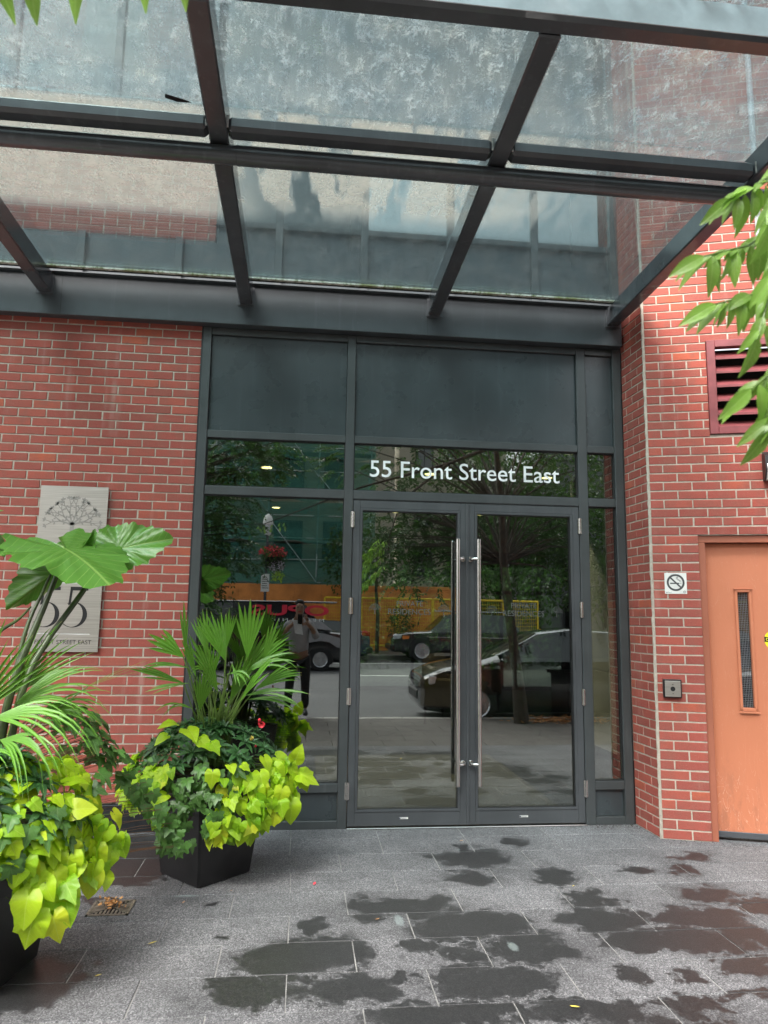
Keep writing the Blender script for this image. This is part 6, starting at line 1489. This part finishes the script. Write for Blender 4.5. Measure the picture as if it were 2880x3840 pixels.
for poly in ([(.18, .62), (.35, .95), (.9, 1.10), (1.5, 1.16), (2.9, 1.14), (2.2, .90), (1.55, .80), (1.25, .84), (.98, .88), (.72, .84), (.5, .70)], [(.62, 1.18), (1.05, 1.52), (1.5, 1.58), (2.5, 1.22), (1.5, 1.28)]):
    b.add([vf(x, z, .006) for x, z in poly], [tuple(range(len(poly)))])
part('swoosh', b, M['car_silver'], VN, world=False, fix=False)
b = MB(); b.bbox(.5, 4.9, -.80, .80, 2.03, 2.07, .01); part('roof_rack', b, M['rim_silver'], VN, world=False)
# ------------------------------------------------------------------ the photographer (seen in the reflection)
def skin(name, verts, edges, rad, m, parent, sub=1):
    me = bpy.data.meshes.new(name); me.from_pydata(verts, edges, []); o = bpy.data.objects.new(name, me); COL.objects.link(o)
    md = o.modifiers.new('s', 'SKIN'); sv = me.skin_vertices[0].data
    for i, rr_ in enumerate(rad): sv[i].radius = rr_ if hasattr(rr_, '__len__') else (rr_, rr_)
    sv[0].use_root = True; md.branch_smoothing = .3; md.use_smooth_shade = True
    o.modifiers.new('u', 'SUBSURF').levels = sub
    dg = bpy.context.evaluated_depsgraph_get(); dg.update(); m2 = bpy.data.meshes.new_from_object(o.evaluated_get(dg)); bpy.data.objects.remove(o); m2.name = name
    m2.materials.clear(); m2.materials.append(M[m]); m2.polygons.foreach_set('use_smooth', [True] * len(m2.polygons))
    return link(name, m2, parent)
PX, PY = .80, -5.90
PE = thing('person', 'person in a grey long sleeved top and black trousers holding up a phone', 'person', (PX, PY, 0))
def P_(x, y, z): return (PX + x, PY + y, z)
# one continuous body: pelvis, spine, neck, head, arms to the phone, legs
V = [P_(0, 0, .92), P_(0, 0, 1.08), P_(0, -.01, 1.24), P_(0, 0, 1.38), P_(0, .01, 1.47), P_(0, .03, 1.54), P_(0, .045, 1.62), P_(0, .03, 1.70),
     P_(.17, 0, 1.38), P_(.27, .06, 1.17), P_(.20, .24, 1.30), P_(.09, .335, 1.42), P_(-.17, 0, 1.38), P_(-.29, .06, 1.18), P_(-.20, .23, 1.28), P_(-.05, .335, 1.42),
     P_(.10, 0, .86), P_(.12, .02, .48), P_(.13, -.03, .09), P_(-.10, 0, .86), P_(-.12, .02, .48), P_(-.15, -.02, .09)]
E_ = [(0, 1), (1, 2), (2, 3), (3, 4), (4, 5), (5, 6), (6, 7), (3, 8), (8, 9), (9, 10), (10, 11), (3, 12), (12, 13), (13, 14), (14, 15), (0, 16), (16, 17), (17, 18), (0, 19), (19, 20), (20, 21)]
Rr = [(.15, .10), (.14, .095), (.155, .10), (.14, .09), (.05, .05), (.062, .07), (.078, .095), (.06, .075), .055, .045, .038, .026, .055, .045, .038, .026, (.085, .085), .055, .04, (.085, .085), .055, .04]
skin('body', V, E_, Rr, 'skin', PE)
V = [P_(0, 0, .90), P_(0, 0, 1.08), P_(0, -.01, 1.24), P_(0, 0, 1.37), P_(0, .005, 1.45), P_(.17, 0, 1.37), P_(.275, .06, 1.165), P_(.215, .20, 1.27), P_(-.17, 0, 1.37), P_(-.295, .06, 1.175), P_(-.215, .19, 1.25)]
skin('top', V, [(0, 1), (1, 2), (2, 3), (3, 4), (3, 5), (5, 6), (6, 7), (3, 8), (8, 9), (9, 10)], [(.175, .125), (.165, .12), (.18, .12), (.165, .11), (.075, .07), .075, .062, .052, .075, .062, .052], 'shirt_grey', PE)
V = [P_(0, 0, .94), P_(.10, 0, .84), P_(.12, .02, .48), P_(.13, -.03, .10), P_(-.10, 0, .84), P_(-.12, .02, .48), P_(-.15, -.02, .10)]
skin('trousers', V, [(0, 1), (1, 2), (2, 3), (0, 4), (4, 5), (5, 6)], [(.16, .115), (.10, .105), .072, .062, (.10, .105), .072, .062], 'trouser_black', PE)
for s, x, y in ((1, .13, -.03), (-1, -.15, -.02)):
    skin('shoe', [P_(x, y - .05, .05), P_(x, y + .05, .055), P_(x + s * .01, y + .17, .040)], [(0, 1), (1, 2)], [(.045, .05), (.048, .05), (.042, .034)], 'shoe_dark', PE)
skin('hair', [P_(0, .0, 1.64), P_(0, -.005, 1.71), P_(0, .055, 1.742)], [(0, 1), (1, 2)], [(.080, .085), (.085, .07), (.055, .035)], 'hair', PE)
# face details
b = MB(); b.lathe([(.001, -.01), (.012, 0), (.001, .012)], P_(.030, .135, 1.635), 8); b.lathe([(.001, -.01), (.012, 0), (.001, .012)], P_(-.030, .135, 1.635), 8); part('eye', b, M['hair'], PE)
b = MB(); b.tube([P_(0, .13, 1.645), P_(0, .150, 1.60), P_(0, .135, 1.592)], [.008, .013, .008], 8); part('nose', b, M['skin'], PE)
b = MB(); b.tube([P_(-.025, .122, 1.562), P_(0, .132, 1.560), P_(.025, .122, 1.562)], .005, 6); part('mouth', b, M['lamp_red'], PE)
# hands: palm plus five fingers each, closed on the phone from behind and the side
for s in (1, -1):
    hx = .055 * s + .025
    skin('hand', [P_(hx + s * .040, .325, 1.42), P_(hx + s * .030, .350, 1.455), P_(hx + s * .025, .362, 1.49)], [(0, 1), (1, 2)], [(.024, .02), (.032, .018), (.030, .014)], 'skin', PE)
    for k in range(4):
        z = 1.462 + k * .0165; L = (.050, .056, .054, .044)[k]
        b = MB(); b.tube([P_(hx + s * .030, .368, z), P_(hx + s * .030 - s * L * .35, .392, z + .004), P_(hx + s * .030 - s * L * .8, .398, z + .006)], [.0085, .0075, .006], 8); part('finger', b, M['skin'], PE, smooth=60)
    b = MB(); b.tube([P_(hx + s * .034, .34, 1.44), P_(hx + s * .012, .338, 1.468), P_(hx - s * .006, .352, 1.485)], [.011, .009, .007], 8); part('thumb', b, M['skin'], PE, smooth=60)
PH = thing('phone', 'dark smartphone held upright at eye level by the person', 'phone', (CAM.x, CAM.y - .02, CAM.z - .02))
mb = MB(); mb.bbox(CAM.x - .052, CAM.x + .020, CAM.y - .024, CAM.y - .014, CAM.z - .13, CAM.z + .018, .003); part('phone_body', mb, M['black_plastic'], PH)
mb = MB(); mb.lathe([(.001, 0), (.006, 0), (.006, .002), (.001, .003)], seg=12, M4=Matrix.Translation((CAM.x, CAM.y - .014, CAM.z)) @ Matrix.Rotation(R(-90), 4, 'X')); part('lens_ring', mb, M['satin_steel'], PH)
mb = MB(); mb.add([P_(-.10, .37, 1.44), P_(.03, .38, 1.43), P_(.06, .36, 1.22), P_(-.06, .34, 1.24)], [(0, 1, 2, 3)]); mb.add([P_(-.10, .3715, 1.44), P_(.03, .3815, 1.43), P_(.06, .3615, 1.22), P_(-.06, .3415, 1.24)], [(3, 2, 1, 0)]); o = part('paper_sheet', mb, M['paper'], None, fix=False); tag(o, 'pale sheet of paper held below the phone', 'paper')
# garden behind the lobby window
bushy('garden_shrub', 'bright green garden shrub seen through the lobby at the left', (2.6, 17, 0), [((2.2, 17, 1.8), 1.8, 1.2, 2.2, 2200)], 31, .2, 'leaf_garden', cat='shrub', group='garden shrubs behind the lobby')
bushy('garden_shrub', 'large green garden shrub seen through the right door leaf', (6.2, 16.5, 0), [((6.4, 16.5, 2.0), 2.2, 1.2, 2.4, 2600)], 32, .2, 'leaf_garden', cat='shrub', group='garden shrubs behind the lobby')
bushy('garden_hedge', 'tall dark hedge closing off the garden behind the lobby', (6, 19, 0), [((0, 19, 2.5), 3, 1, 3.5, 2000), ((5, 19, 2.5), 3.4, 1, 3.5, 2400), ((10, 19, 2.5), 3, 1, 3.5, 2000)], 33, .28, 'leaf_tree', cat='hedge')
mb = MB(); mb.box(-12, 22, 20.5, 20.8, 0, 7.5); o = part('sky_screen_wall', mb, M['dark_wall'], None); tag(o, 'added dark wall that blocks the bright sky behind the garden hedge', 'wall')  # added to keep bright sky from showing through gaps in the hedge
print('objects', len(bpy.data.objects), 'tris', sum(len(p.vertices) - 2 for me in bpy.data.meshes for p in me.polygons))
